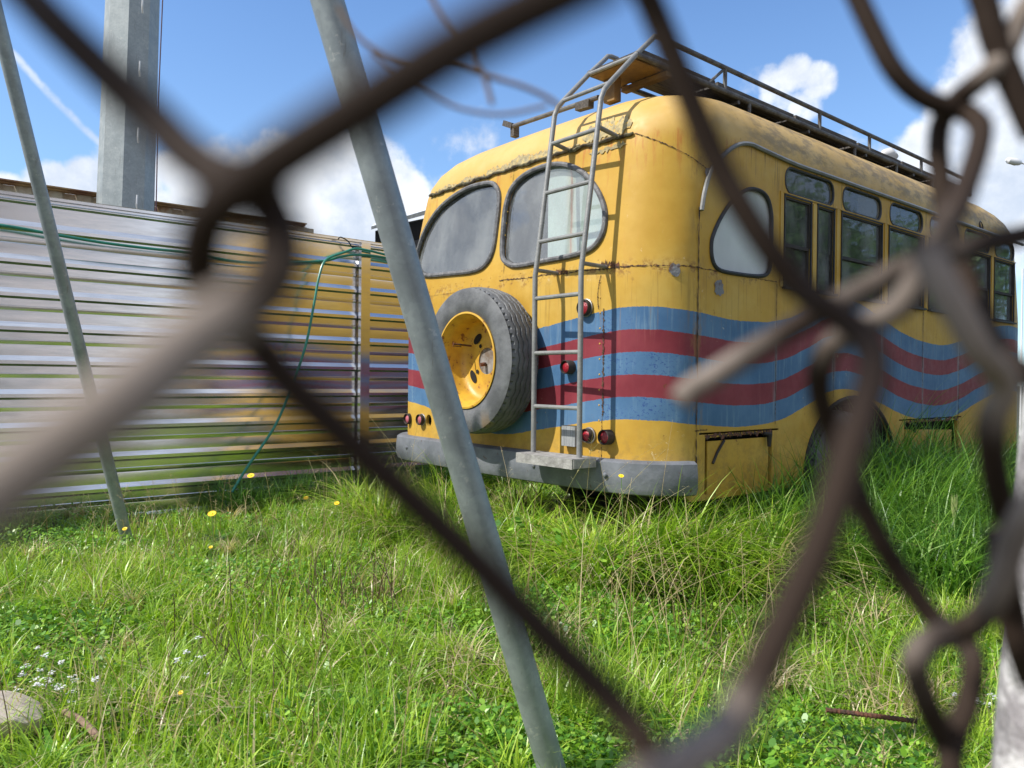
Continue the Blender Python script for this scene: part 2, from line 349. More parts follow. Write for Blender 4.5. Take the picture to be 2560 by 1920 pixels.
def board_mat():
    m, t = newmat('pale_board'); co = t.node('ShaderNodeTexCoord').outputs['Object']
    xyz = t.node('ShaderNodeSeparateXYZ', {0: co}).outputs
    c = t.mix(t.step(t.noise(co, 3, 4), .3, .7), (0.62, 0.70, 0.66), (0.50, 0.58, 0.55))
    nx = t.math('ADD', xyz[0], t.math('MULTIPLY', t.math('SUBTRACT', t.noise(t.scale(co, (1, 1, .4)), 8, 3), .5), 0.05))
    r1 = t.math('SUBTRACT', 1.0, t.step(t.math('ABSOLUTE', t.math('SUBTRACT', nx, 0.53)), 0.004, 0.05))
    r2 = t.math('SUBTRACT', 1.0, t.step(t.math('ABSOLUTE', t.math('SUBTRACT', nx, 0.535)), 0.002, 0.014))
    c = t.mix(t.math('MULTIPLY', r1, 0.55), c, (0.62, 0.50, 0.24)); c = t.mix(t.math('MULTIPLY', r2, 0.75), c, (0.55, 0.17, 0.05))
    b = t.node('ShaderNodeBsdfPrincipled', {'Base Color': c, 'Roughness': 0.6}); finish(t, b.outputs[0]); return m
M_BOARD = board_mat()
M_WHITEB = pbr('white_board', (0.72, 0.73, 0.74), (0.60, 0.61, 0.62), 0.5, scale=2)
M_FROST = pbr('whitened_glass', (0.62, 0.64, 0.66), (0.52, 0.54, 0.56), 0.25, scale=2, coat=.6)
M_HOLE = pbr('hole_black', (0.008, 0.008, 0.008), None, 0.9)  # near-black stands in for the unlit depth of holes, wells and openings
def galv(name, base, c2, rough=0.42):
    m, t = newmat(name); co = t.node('ShaderNodeTexCoord').outputs['Object']
    vo = t.node('ShaderNodeTexVoronoi', {'Vector': co, 'Scale': 70.0}).outputs['Color']
    sp = t.node('ShaderNodeSeparateColor', {0: vo}).outputs[0]
    n = t.noise(co, 9, 6, .65)
    c = t.mix(t.step(t.math('ADD', t.math('MULTIPLY', sp, 0.10), t.math('MULTIPLY', n, 0.9)), 0.3, 0.75), base, c2)
    c = t.mix(t.math('MULTIPLY', t.step(t.noise(co, 25, 5, .7), .62, .68), 0.6), c, (0.5, 0.5, 0.48))
    c = t.mix(t.math('MULTIPLY', t.step(t.noise(t.scale(co, (30, 30, 2)), 2, 5, .7), .60, .72), 0.55), c, (0.16, 0.15, 0.13))
    b = t.node('ShaderNodeBsdfPrincipled', {'Base Color': c, 'Roughness': t.ramp(n, [(0.3, rough), (0.7, rough+0.2)]), 'Metallic': 0.45,
        'Normal': t.node('ShaderNodeBump', {'Strength': 0.2, 'Distance': 0.005, 'Height': n}).outputs[0]}); finish(t, b.outputs[0]); return m
M_GALV = galv('galvanised_tube', (0.24, 0.27, 0.28), (0.36, 0.40, 0.40))
M_MAST = galv('galvanised_mast', (0.26, 0.29, 0.29), (0.38, 0.41, 0.41), 0.5)
def sheet_mat():
    m, t = newmat('bright_zinc_sheet'); co = t.node('ShaderNodeTexCoord').outputs['Object']
    h = t.noise(t.scale(co, (1, 0.35, 0.9)), 2.4, 1)
    bmp = t.node('ShaderNodeBump', {'Strength': 0.13, 'Distance': 0.05, 'Height': h}).outputs[0]
    n = t.noise(t.scale(co, (1, 1, 8)), 4, 5, .6)
    c = t.mix(t.step(n, .3, .7), (0.84, 0.84, 0.85), (0.74, 0.74, 0.75))
    b = t.node('ShaderNodeBsdfPrincipled', {'Base Color': c, 'Metallic': 1.0, 'Roughness': t.ramp(n, [(0.3, 0.15), (0.7, 0.24)]), 'Normal': bmp, 'Anisotropic': 0.5})
    finish(t, b.outputs[0]); return m
M_SHEET = sheet_mat()
M_HOSE = pbr('green_hose', (0.02, 0.19, 0.13), (0.03, 0.24, 0.17), 0.35, scale=20)
M_CABLE = pbr('black_cable', (0.012, 0.012, 0.014), None, 0.5)
def wire_mat():
    m, t = newmat('rusty_wire'); co = t.node('ShaderNodeTexCoord').outputs['Object']
    lit_tone = t.node('ShaderNodeAttribute', attribute_name='zinc').outputs['Fac']; n = t.noise(co, 60, 5, .65)  # attribute carries the lit tone painted along stretches of wire
    f = t.step(t.math('ADD', lit_tone, t.math('MULTIPLY', t.math('SUBTRACT', n, .5), .9)), .12, .75)
    c = t.mix(f, (.032, .021, .015), (.27, .225, .19))  # rust brown darkened for shade, pale colour painted where the wire is lit
    b = t.node('ShaderNodeBsdfPrincipled', {'Base Color': c, 'Roughness': .8, 'Specular IOR Level': .15, 'Normal': t.node('ShaderNodeBump', {'Strength': .3, 'Distance': .002, 'Height': n}).outputs[0]}); finish(t, b.outputs[0]); return m
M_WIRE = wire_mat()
M_POST = pbr('limed_concrete', (0.60, 0.58, 0.56), (0.26, 0.24, 0.24), 0.9, scale=22, bump=0.7, bscale=50, lo=0.42, hi=0.62)
M_CONT = pbr('container_paint', (0.45, 0.40, 0.30), (0.28, 0.13, 0.05), 0.75, scale=2.5, bump=0.4, bscale=30, spots=(3, 0.60, (0.55, 0.33, 0.05)))
M_CRUST = pbr('rusty_rail', (0.20, 0.09, 0.045), (0.42, 0.28, 0.12), 0.85, scale=4, bump=0.5, bscale=30)
M_ROCK = pbr('pale_rock', (0.55, 0.47, 0.38), (0.40, 0.33, 0.27), 0.9, scale=5, bump=0.8, bscale=14)
M_WALL = pbr('beige_render', (0.86, 0.72, 0.66), (0.76, 0.66, 0.60), 0.9, scale=1.5)
M_ROOFW = pbr('white_roof_sheet', (0.66, 0.68, 0.68), (0.50, 0.52, 0.52), 0.5, scale=2, stretch=(1, 8, 1))
M_GREYW = pbr('grey_wall', (0.16, 0.155, 0.17), (0.12, 0.12, 0.13), 0.8, scale=3)
M_LAMPW = pbr('lamp_white', (0.72, 0.72, 0.72), None, 0.4)

# ------------------------------------------------------------------ the bus
XL, XR, YF, CR = -1.38, 1.30, 5.86, 0.34
LEV = [  # z, inset left, inset right, rear y, front inset
 (0.44, 0.0, 0.0, 0.0, 0.0), (0.60, 0, 0, 0, 0), (0.9, 0, 0, 0, 0), (1.3, 0, 0, 0, 0), (1.70, 0, 0, 0, 0), (1.9, .02, 0, .022, .03), (2.1, .05, 0, .045, .06), (2.3, .09, 0, .07, .1), (2.46, .13, 0.0, .09, .14),
 (2.54, .155, 0.005, .105, .17), (2.62, .205, .03, .14, .24), (2.69, .275, .075, .20, .33), (2.75, .36, .135, .29, .45), (2.80, .46, .21, .41, .60), (2.845, .59, .32, .58, .80), (2.885, .76, .48, .80, 1.05), (2.91, .95, .68, 1.05, 1.3), (2.925, 1.15, .95, 1.3, 1.6)]
def rear_y(z):
    for a, b in zip(LEV, LEV[1:]):
        if a[0] <= z <= b[0]: return a[3]+(b[3]-a[3])*(z-a[0])/(b[0]-a[0])
    return LEV[0][3] if z < 1 else LEV[-1][3]
BOW = 0.035
def outline(z, il, ir, yr, fi):
    xl, xr, yf = XL+il, XR-ir, YF-fi; cr = min(CR+0.55*max(0, ir-0.0), (xr-xl)/2-0.02); cf = min(0.5+0.3*fi, (xr-xl)/2-0.02)
    crl = min(CR-0.03+0.5*max(0, il-0.13), (xr-xl)/2-0.02)
    P = []
    for k in range(40): P.append((xl+crl+(xr-cr-xl-crl)*k/40, yr))
    for k in range(14): a = radians(-90+90*k/14); P.append((xr-cr+cr*cos(a), yr+cr+cr*sin(a)))
    for k in range(60): P.append((xr, yr+cr+(yf-cf-yr-cr)*k/60))
    for k in range(12): a = radians(90*k/12); P.append((xr-cf+cf*cos(a), yf-cf+cf*sin(a)))
    for k in range(20): P.append((xr-cf-(xr-xl-2*cf)*k/20, yf))
    for k in range(12): a = radians(90+90*k/12); P.append((xl+cf+cf*cos(a), yf-cf+cf*sin(a)))
    for k in range(60): P.append((xl, yf-cf-(yf-cf-yr-crl)*k/60))
    for k in range(14): a = radians(180+90*k/14); P.append((xl+crl+crl*cos(a), yr+crl+crl*sin(a)))
    return [(x, y+BOW*x*x*max(0, 1-y/1.2)-(0.0), z) for x, y in P]
def surf_y(x, z):                                               # y of the rear face at (x, z)
    y = rear_y(z); cr = CR
    if x > XR-cr: y = y+cr-sqrt(max(0, cr*cr-(x-XR+cr)**2))
    if x < XL+cr: y = y+cr-sqrt(max(0, cr*cr-(XL+cr-x)**2))
    return y+BOW*x*x*max(0, 1-y/1.2)
bus = thing('bus', (0, 2.9, 0), 'old yellow bus with wavy blue and red stripes, rear ladder and spare wheel', 'bus')
mb = MB(); rings = [outline(*l) for l in LEV]; N = len(rings[0])
# refine vertically
fine_r = []
for a, b in zip(rings, rings[1:]):
    k = max(1, int(round((b[0][2]-a[0][2])/0.10)))
    for i in range(k): fine_r.append([tuple(a[j][c]+(b[j][c]-a[j][c])*i/k for c in range(3)) for j in range(N)])
fine_r.append(rings[-1])
fine_r[0] = [(x, y, z+.08*max(0, min(1, (.30-y)/.06))) for x, y, z in fine_r[0]]
mb.v = [p for r in fine_r for p in r]
for i in range(len(fine_r)-1):
    for j in range(N): mb.f.append((i*N+j, i*N+(j+1) % N, (i+1)*N+(j+1) % N, (i+1)*N+j))
top = len(fine_r)-1
mb.f.append(tuple(top*N+j for j in range(N)))
bm_me = mb.mesh('body'); body = bpy.data.objects.new('body', bm_me); COL.objects.link(body)
bm_me.materials.append(M_PAINT); bm_me.materials.append(M_INNER)

c1 = lambda x, y: (960+x/2.37, 60+y/2.37)
c2 = lambda x, y: (960+x/2.37, 640+y/2.37)
c3 = lambda x, y: (1560+x/2.212, 60+y/2.212)
c8 = lambda x, y: (1660+x/5.027, 980+y/5.027)
def rear_on(px, py):
    y = 0.03
    for _ in range(5): p = on(px, py, 1, y); y = surf_y(p.x, p.z)
    return p
LW = [c1(*p) for p in [(196, 1450), (250, 1490), (400, 1480), (540, 1462), (610, 1420), (650, 1340), (672, 1200), (686, 1070), (684, 1000), (655, 950), (600, 946), (500, 975), (400, 1035), (320, 1110), (255, 1210), (215, 1310), (195, 1400)]]
RW = [c1(*p) for p in [(705, 1370), (740, 1420), (800, 1432), (950, 1405), (1130, 1370), (1240, 1325), (1300, 1240), (1315, 1130), (1290, 1030), (1230, 930), (1150, 860), (1050, 832), (950, 845), (840, 895), (765, 970), (728, 1070), (712, 1200)]]
LWo = [rear_on(*p) for p in LW]; RWo = [rear_on(*p) for p in RW]
def smooth2(poly, n=4): return [(p.x, p.y) for p in spline([(a, b, 0) for a, b in poly], n, True)]
Lp = smooth2([(p.x, p.z) for p in LWo]); Rp = smooth2([(p.x, p.z) for p in RWo])
cut = MB()
cut.prism(Lp, 1, -0.3, 0.34); cut.prism(Rp, 1, -0.3, 0.30)
QW = smooth2([(0.455, 1.86), (0.47, 1.77), (0.54, 1.725), (0.75, 1.72), (0.95, 1.73), (1.03, 1.76), (1.055, 1.84), (1.06, 2.0), (1.055, 2.12), (1.01, 2.205), (0.92, 2.235), (0.80, 2.22), (0.66, 2.14), (0.55, 2.03), (0.48, 1.93)])
cut.prism(QW, 0, XR-0.15, XR+0.2)
SW = [(1.205, 1.527), (1.605, 1.826), (1.923, 2.525), (2.634, 3.245), (3.345, 3.95), (4.055, 4.665), (4.775, 5.30)]
for a, b in SW: cut.prism(roundrect(a, b, 1.69, 2.25, 0.012, 2), 0, XR-0.15, XR+0.2)
TW = [(1.215, 1.817), (1.94, 2.51), (2.65, 3.22), (3.36, 3.93), (4.07, 4.645), (4.79, 5.29)]
for a, b in TW: cut.prism(roundrect(a, b, 2.275, 2.435, 0.07, 5), 0, XR-0.15, XR+0.2)
arch = [(2.12+0.64*cos(a), 0.50+0.50*sin(a)) for a in [pi*i/20 for i in range(21)]]+[(1.44, 0.2), (2.80, 0.2)]
cut.prism(arch, 0, XR-0.25, XR+0.2)
cut.prism([(-y0, z0) if False else (y0, z0) for y0, z0 in arch], 0, XL-0.2, XL+0.25)
H1 = [(0.425, 0.47), (1.10, 0.47), (1.10, 0.795), (0.425, 0.785)]
H2 = [(2.94, 0.47), (3.97, 0.47), (3.97, 0.795), (2.94, 0.80)]
cut.prism(H1, 0, XR-0.06, XR+0.2); cut.prism(H2, 0, XR-0.06, XR+0.2)
hole = rear_on(*c2(265, 975)); cut.prism([(hole.x+0.04*cos(a), hole.z+0.045*sin(a)) for a in [2*pi*i/16 for i in range(16)]], 1, -0.2, 0.3)
cutter = bpy.data.objects.new('cutter', cut.mesh('cutter')); COL.objects.link(cutter)
so_ = body.modifiers.new('thick', 'SOLIDIFY'); so_.thickness = 0.025; so_.offset = -1; so_.material_offset = 1; so_.material_offset_rim = 0
bo = body.modifiers.new('cut', 'BOOLEAN'); bo.operation = 'DIFFERENCE'; bo.object = cutter; bo.solver = 'EXACT'; bo.use_self = False
dg = bpy.context.evaluated_depsgraph_get(); dg.update()
me2 = bpy.data.meshes.new_from_object(body.evaluated_get(dg)); body.modifiers.clear(); body.data = me2; me2.name = 'body'
me2.polygons.foreach_set('use_smooth', [True]*len(me2.polygons)); me2.set_sharp_from_angle(angle=radians(32))
bpy.data.objects.remove(cutter)
body.parent = bus; body.location = (0, -2.9, 0)

def gasket(path, r, mat, name='window_frame', pane=None, pmat=None):
    fr = MB().tube(path, r, 8, closed=True).build(name, mat, bus)
    if pane: pane.build('pane', pmat, fr)
    return fr
for P_, pm in ((Lp, M_GLASSR), (Rp, M_GLASSR)):
    path = [(x, surf_y(x, z)-0.006, z) for x, z in P_]
    pn_ = MB().add([(x, surf_y(x, z)+0.012, z) for x, z in P_], [tuple(range(len(P_)))])
    gasket(path, 0.017, M_RUBBER, pane=pn_, pmat=pm)
q = [(XR+0.004, y, z) for y, z in QW]
gasket(q, 0.012, M_BLACKRUB, pane=MB().add([(XR-0.01, y, z) for y, z in QW], [tuple(range(len(QW)))]), pmat=M_FROST)
for i, (a, b) in enumerate(SW):
    f = MB()
    for (y0, y1, z0, z1) in ((a-.003, a+.005, 1.68, 2.258), (b-.005, b+.003, 1.68, 2.258)): f.box((XR+0.002, (y0+y1)/2, (z0+z1)/2), (0.012, y1-y0, z1-z0))
    f.box((XR+0.004, (a+b)/2, 1.683), (0.045, b-a+.03, 0.014)); f.box((XR+0.002, (a+b)/2, 2.258), (0.012, b-a+.01, 0.007))
    fo = f.build('window_frame', M_BLACKRUB, bus)
    s_ = MB()
    if i != 1:
        s_.box((XR-0.017, (a+b)/2, 1.953), (0.02, b-a-.014, 0.022)); s_.box((XR-0.017, b-.014, 1.82), (0.018, .014, 0.26)); s_.box((XR-0.012, b-.012, 2.10), (0.016, .012, 0.28))
    else: s_.box((XR-.016, a+.008, 1.97), (.016, .012, .54)); s_.box((XR-.016, b-.008, 1.97), (.016, .012, .54))
    s_.box((XR-0.012, (a+b)/2, 1.698), (0.03, b-a-.014, 0.016)); s_.box((XR-0.013, (a+b)/2, 2.244), (0.02, b-a-.014, 0.012))
    s_.build('sash', M_DARK, fo)
    MB().add([(XR-0.016, a, 1.955), (XR-0.016, b, 1.955), (XR-0.016, b, 2.25), (XR-0.016, a, 2.25), (XR-0.024, a, 1.69), (XR-0.024, b, 1.69), (XR-0.024, b, 1.957), (XR-0.024, a, 1.957)], [(0, 1, 2, 3), (4, 5, 6, 7)]).build('pane', M_GLASS, fo)
for a, b in TW:
    rr = roundrect(a, b, 2.275, 2.435, 0.07, 5)
    gasket([(XR-0.004, y, z) for y, z in rr], 0.009, M_BLACKRUB, 'transom_frame', MB().add([(XR-0.014, y, z) for y, z in rr], [tuple(range(len(rr)))]), M_GLASS)
# window posts, rails, belt trim on the side (proud of the body)
t_ = MB()
for y in (1.175, 1.873, 2.58, 3.295, 4.0, 4.72): t_.box((XR+0.002, y, 1.98), (0.008, 0.035, 0.585))
t_.box((XR+0.003, 1.566, 1.97), (0.010, 0.045, 0.56))
t_.box((XR+0.003, 3.26, 2.268), (0.008, 4.15, 0.006))
t_.build('window_post_trim', M_PAINT, bus)
# gutter
gp = [(XR+0.012, y, 2.462) for y in np.linspace(5.5, 1.0, 16)]
gpt = [on(*c3(*p), 0, XR+0.01) for p in [(760, 690), (700, 664), (640, 664), (590, 690), (545, 730), (505, 770), (478, 820), (458, 880), (442, 950), (430, 1030)]]
gut = spline([Vector(p) for p in gp[:-1]]+gpt, 3)
MB().tube(gut, 0.013, 6).build('gutter', M_GREYP, bus)
# ridge strip over the rear windows with peeled primer
rs = MB(); ph = MB(); xs_ = np.linspace(-0.98, 1.02, 90)
pts = [(x, surf_y(x, 2.475)-0.012, 2.472+0.004*sin(x*31)+random.uniform(-.004, .004)) for x in xs_]
rs.tube(pts, [0.010+random.uniform(-.003, .004) for _ in pts], 6)
rs.build('rear_gutter', pbr('mossy_rust', (.11, .10, .05), (.06, .04, .025), .9, scale=30, bump=.6), bus)
def peel(xa, xb, za, zb, n, mat, name, seed, jag=.018):
    rnd = random.Random(seed); m = MB(); up_, lo_ = [], []
    for i in range(n+1):
        x = xa+(xb-xa)*i/n; e = sin(pi*i/n)**.35
        zu = zb(x) if callable(zb) else zb; zl = za(x) if callable(za) else za
        up_.append((x, (zl+zu)/2+(zu-zl)/2*e+rnd.uniform(-jag, jag)*e)); lo_.append((x, (zl+zu)/2-(zu-zl)/2*e+rnd.uniform(-jag, jag)*.6*e))
    vs = []
    for a, b in zip(up_, lo_):
        for k in range(4):
            z = a[1]+(b[1]-a[1])*k/3; x = a[0]; vs.append((x, surf_y(x, z)-0.004-rnd.uniform(0, .0025), z))
    m.add(vs, [(4*i+k, 4*i+4+k, 4*i+5+k, 4*i+1+k) for i in range(n) for k in range(3)])
    return m.build(name, mat, bus)
peel(-0.93, 0.62, lambda x: 2.482, lambda x: 2.505+0.035*max(0, sin(x*5+1))+.012*sin(x*23), 110, M_PEEL, 'peeling_paint', 3)
peel(0.62, 1.0, 2.485, 2.60, 34, M_PEEL, 'peeling_paint', 5, .03)
peel(0.70, 0.98, 2.405, 2.44, 20, M_PEEL, 'peeling_paint', 8, .02)
# cracks: jagged dark strips following the seams
def crack(pts, w, name='seam', mat=M_CRACK, seed=1, nrm_=(0, -1, 0), n=10, jag=1.0):
    rnd = random.Random(seed); sp_ = spline(pts, n); m = MB(); vs = []; nv = Vector(nrm_)
    for i, p in enumerate(sp_):
        t = (sp_[min(i+1, len(sp_)-1)]-sp_[max(i-1, 0)]).normalized(); s2 = t.cross(nv).normalized(); ww = w*rnd.uniform(.35, 1.0+jag*.9)*(0.4 if rnd.random() < .3*jag else 1)
        o_ = s2*rnd.uniform(-w, w)*.5*jag
        vs += [p+s2*ww/2+o_, p-s2*ww/2+o_]
    m.add(vs, [(2*i, 2*i+2, 2*i+3, 2*i+1) for i in range(len(sp_)-1)])
    return m.build(name, mat, bus, smooth=None)
R_ = lambda x, z: Vector((x, surf_y(x, z)-0.0035, z))
crack([R_(x, 1.735-0.012*x+.003*sin(x*19)) for x in np.linspace(.0, 1.12, 14)], .006, seed=2, n=12)
crack([R_(x, 1.70) for x in np.linspace(-1.2, -.2, 8)], .002, seed=2, jag=.1)
crack([R_(x, 1.735+.004*sin(x*60)) for x in np.linspace(.50, .62, 6)], .022, seed=4, mat=M_RUST)
crack([R_(x, 1.742+.006*sin(x*50)) for x in np.linspace(.86, 1.0, 7)], .024, seed=5, mat=M_RUST)
crack([R_(.90, z) for z in np.linspace(1.50, .9, 12)], .009, seed=6, n=12)
crack([R_(.895, z) for z in np.linspace(.9, .66, 5)], .004, seed=7)
crack([R_(.885+.03*sin(z*11), z) for z in np.linspace(1.69, 1.50, 7)], .005, seed=8)
crack([R_(0.035, z) for z in np.linspace(2.46, 1.78, 9)], .0035, seed=9, jag=.4)
S_ = lambda y, z: Vector((XR+0.0025, y, z))
for y, z0, z1, w_ in ((0.345, 2.05, .5, .008), (1.13, 1.70, .84, .0045), (1.84, 1.67, 1.0, .004), (2.545, 1.68, .95, .004), (3.25, 1.67, .82, .0055), (3.98, 1.67, .5, .006), (4.70, 1.67, .5, .004)):
    crack([S_(y, z) for z in np.linspace(z0, z1, 9)], w_, seed=int(y*100), nrm_=(1, 0, 0), n=8, jag=.7)
crack([S_(y, 1.722-.01*y) for y in np.linspace(.3, 1.13, 8)], .004, seed=31, nrm_=(1, 0, 0))
crack([S_(y, .83) for y in np.linspace(.33, .44, 4)], .006, seed=33, nrm_=(1, 0, 0))
# dome seam at the corner with small bumps
def corner_pt(a, z):                                             # a: 0 rear .. 90 side
    for l0, l1 in zip(LEV, LEV[1:]):
        if l0[0] <= z <= l1[0]:
            u = (z-l0[0])/(l1[0]-l0[0]); il, ir, yr, fi = [l0[i]+(l1[i]-l0[i])*u for i in range(1, 5)]; break
    cr = CR+.55*ir; A = radians(-90+a); x = XR-ir-cr+cr*cos(A); y = yr+cr+cr*sin(A)
    return Vector((x+.0035*cos(A), y+BOW*x*x*max(0, 1-y/1.2)+.0035*sin(A), z))
crack([corner_pt(a, 2.475-0.0028*max(0, a-10)-.00000*a) for a in np.linspace(0, 88, 12)], .0045, seed=41, nrm_=(.7, -.7, .2), n=8)
crack([corner_pt(a, 1.722) for a in np.linspace(15, 90, 8)], .005, seed=42, nrm_=(.7, -.7, 0), n=8)
# bare patches
def patch(c, n_, rad, seed, mat=M_BARE, name='bare_patch'):
    rnd = random.Random(seed); n_ = Vector(n_).normalized(); a = n_.orthogonal().normalized(); b = n_.cross(a); m = MB(); k = 22; c = Vector(c)
    rs_ = [rad*(1+rnd.uniform(-.18, .18)) for _ in range(k)]
    vs = [c+n_*.002]+[c+n_*.001+(a*cos(2*pi*i/k)+b*sin(2*pi*i/k))*rs_[i] for i in range(k)]
    m.add(vs, [(0, 1+i, 1+(i+1) % k) for i in range(k)]); return m.build(name, mat, bus, smooth=None)
patch(S_(0.535, 1.625), (1, 0, 0), .045, 1)
cpt = corner_pt(58, 1.70); patch(cpt, (cos(radians(-32)), sin(radians(-32)), 0), .034, 2)
patch(corner_pt(86, 2.25)+Vector((.002, 0, 0)), (1, -.05, 0), .028, 6)
# rivets
for x in list(np.linspace(-1.1, .5, 17)): MB().lathe([(0.0001, -.0035), (.003, -.0025), (.0045, 0)], (x, surf_y(x, 1.765), 1.765), (0, 1, 0), 8).build('rivet', M_TRIM, bus)
for z in np.linspace(1.8, 2.42, 9): MB().lathe([(0.0001, -.0035), (.003, -.0025), (.0045, 0)], (.012, surf_y(.012, z), z), (0, 1, 0), 8).build('rivet', M_TRIM, bus)
for z in np.linspace(.7, 1.65, 12): MB().lathe([(0.0001, -.004), (.004, -.003), (.006, 0)], (.872, surf_y(.872, z), z), (0, 1, 0), 8).build('rivet', M_TRIM, bus)

# bumper, wraps the rear and turns the right corner
def bumper_pts(off):
    P = []
    for k in range(26): x = XL+CR+0.02+(XR-CR-XL-CR)*k/25; P.append((x, BOW*x*x-off))
    for k in range(1, 13):
        a = radians(-90+74*k/12); P.append((XR-CR+(CR+off)*cos(a), CR+(CR+off)*sin(a)+BOW*1.2))
    L = []
    for k in range(1, 9): a = radians(-90-62*k/8); L.append((XL+CR+(CR+off)*cos(a), CR+(CR+off)*sin(a)+BOW*1.2))
    return L[::-1]+P
prof = [(-.02, .665), (.06, .67), (.085, .655), (.092, .60), (.092, .525), (.08, .492), (.05, .482), (-.01, .482)]
bp = [bumper_pts(o) for o, _ in prof]; m = MB(); nb = len(bp[0])
m.v = [(p[0], p[1], prof[i][1]) for i in range(len(prof)) for p in bp[i]]
m.f = [(i*nb+j, i*nb+j+1, (i+1)*nb+j+1, (i+1)*nb+j) for i in range(len(prof)-1) for j in range(nb-1)]+[tuple(i*nb for i in range(len(prof))), tuple(i*nb+nb-1 for i in range(len(prof)))[::-1]]
bump_o = m.build('bumper', M_BUMP, bus)
for x in (-1.0, -.3, .45, 1.0): MB().lathe([(.0001, -.010), (.010, -.007), (.014, 0)], (x, BOW*x*x-.093, .585), (0, 1, 0), 12).build('bolt', M_BUMP, bump_o)
# step under the ladder
st = MB(); st.box((.72, -.165, .672), (.46, .17, .012)); st.box((.72, -.252, .650), (.46, .014, .055)); st.box((.49, -.165, .650), (.012, .17, .05)); st.box((.95, -.165, .650), (.012, .17, .05))
st.build('ladder_step', pbr('pale_step_paint', (.34, .33, .31), (.22, .21, .20), .7, scale=18, bump=.5, bscale=50), bus)
# ladder
lad = bpy.data.objects.new('ladder', None); COL.objects.link(lad); lad.parent = bus; lad.location = (0, -2.9, 0)
def lbuild(m_, name, mat=M_GREYP):
    o = m_.build(name, mat, None); o.parent = lad; return o
RX, LX = .905, .530
prof_l = [(-.16, .672), (-.16, 1.2), (-.16, 1.70), (-.150, 1.76), (-.02, 2.66), (.005, 2.715), (.05, 2.765), (.27, 2.985), (.40, 3.105), (.43, 3.135)]
for x in (RX, LX):
    lbuild(MB().tube([(x, y, z) for y, z in prof_l]+[(x, .46, 3.142), (x, .52, 3.142)], .0155, 12), 'rail')
RUNG = [(-.16, .945), (-.16, 1.252), (-.16, 1.568), (-.133, 1.90), (-.088, 2.19), (-.045, 2.487), (.045, 2.762), (.262, 2.977)]
for y, z in RUNG: lbuild(MB().tube([(LX, y, z), (RX, y, z)], .0125, 10), 'rung')
for x in (RX, LX):
    lbuild(MB().tube([(x, -.158, 1.735), (x+.004, surf_y(x, 1.73)+.01, 1.732)], .012, 8), 'bracket')
    lbuild(MB().tube([(x, -.045, 2.50), (x+.005, surf_y(x, 2.49)-.0, 2.475)], .013, 8), 'bracket')

# spare wheel
TC = Vector((0.0, -.16, 1.215)); TR, RRI = .462, .295
spare = bpy.data.objects.new('spare_wheel', None); COL.objects.link(spare); spare.parent = bus; spare.location = TC-bus.location
def tyre_mesh(name, hw=.115, seg=360, R=TR, ri=RRI, zig=True):
    """tyre around the Y axis with zigzag grooves"""
    prof = []                                                    # (r, y, tread coordinate or None)
    for k in range(9): a = k/8; prof.append((ri-.012+(.10)*a**1.0*.0+(R-.055-ri)*a, -hw*(.80+.22*sin(pi*min(a*1.1, 1)*.62)), None))
    for rr_, dy in ((ri+.030, .0), (ri+.034, -.0035), (ri+.040, -.0035), (ri+.044, 0)): pass
    prof.append((R-.030, -hw*.97, None)); prof.append((R-.012, -hw*.90, None))
    T_ = 44
    for k in range(T_+1):
        u = -1+2*k/T_; prof.append((R-.010*u*u*u*u-.004*u*u, u*hw*.84, u))
    prof += [(r, -y, None) for r, y, _ in prof[:11][::-1]]
    m_ = len(prof); vs = np.zeros((m_, seg, 3)); th = np.arange(seg)*2*pi/seg
    for i, (r, y, u) in enumerate(prof):
        rr = np.full(seg, r)
        if u is not None and zig:
            zz = (2*np.abs(((th*30/pi) % 2)-1)-1)*.055
            for g in (-.56, -.20, .20, .56):
                d = np.abs(u-(g+zz)); rr -= .011*np.clip(1-(d-.025)/.02, 0, 1)
            if abs(u) > .86: rr -= .010*(((th*60/pi) % 2) < .45)
        vs[i, :, 0] = rr*np.cos(th); vs[i, :, 1] = y; vs[i, :, 2] = rr*np.sin(th)
    v = vs.reshape(-1, 3); ii, jj = np.meshgrid(np.arange(m_-1), np.arange(seg), indexing='ij'); j2 = (jj+1) % seg
    f = np.stack([ii*seg+jj, ii*seg+j2, (ii+1)*seg+j2, (ii+1)*seg+jj], -1).reshape(-1, 4)
    me = bpy.data.meshes.new(name); me.from_pydata(v.tolist(), [], f.tolist()); me.polygons.foreach_set('use_smooth', [True]*len(f)); me.set_sharp_from_angle(angle=radians(38)); me.flip_normals() if False else None
    return me
ty_me = tyre_mesh('tyre'); ty_me.materials.append(M_TYRE); ty = bpy.data.objects.new('tyre', ty_me); COL.objects.link(ty); ty.parent = spare
def local(mb_, name, mat, par, smooth=35):
    me = mb_.mesh(name, smooth); o = bpy.data.objects.new(name, me); COL.objects.link(o); me.materials.append(mat); o.parent = par; return o
rimp = [(.300, -.100), (.303, -.112), (.292, -.114), (.285, -.104), (.278, -.085), (.268, -.072), (.262, -.04), (.258, .03), (.246, .055), (.215, .068), (.17, .072), (.12, .070), (.085, .066)]
local(MB().lathe(rimp, (0, 0, 0), (0, 1, 0), 72), 'rim', M_YEL, spare, 50)
hb = MB().lathe([(.085, .066), (.083, .075), (.0001, .076)], (0, 0, 0), (0, 1, 0), 40); local(hb, 'hub_plate', pbr('hub_grey', (.26, .25, .24), (.15, .11, .08), .7, scale=20), spare)
def hpart(m_): local(m_, 'hand_hole', M_HOLE, spare)
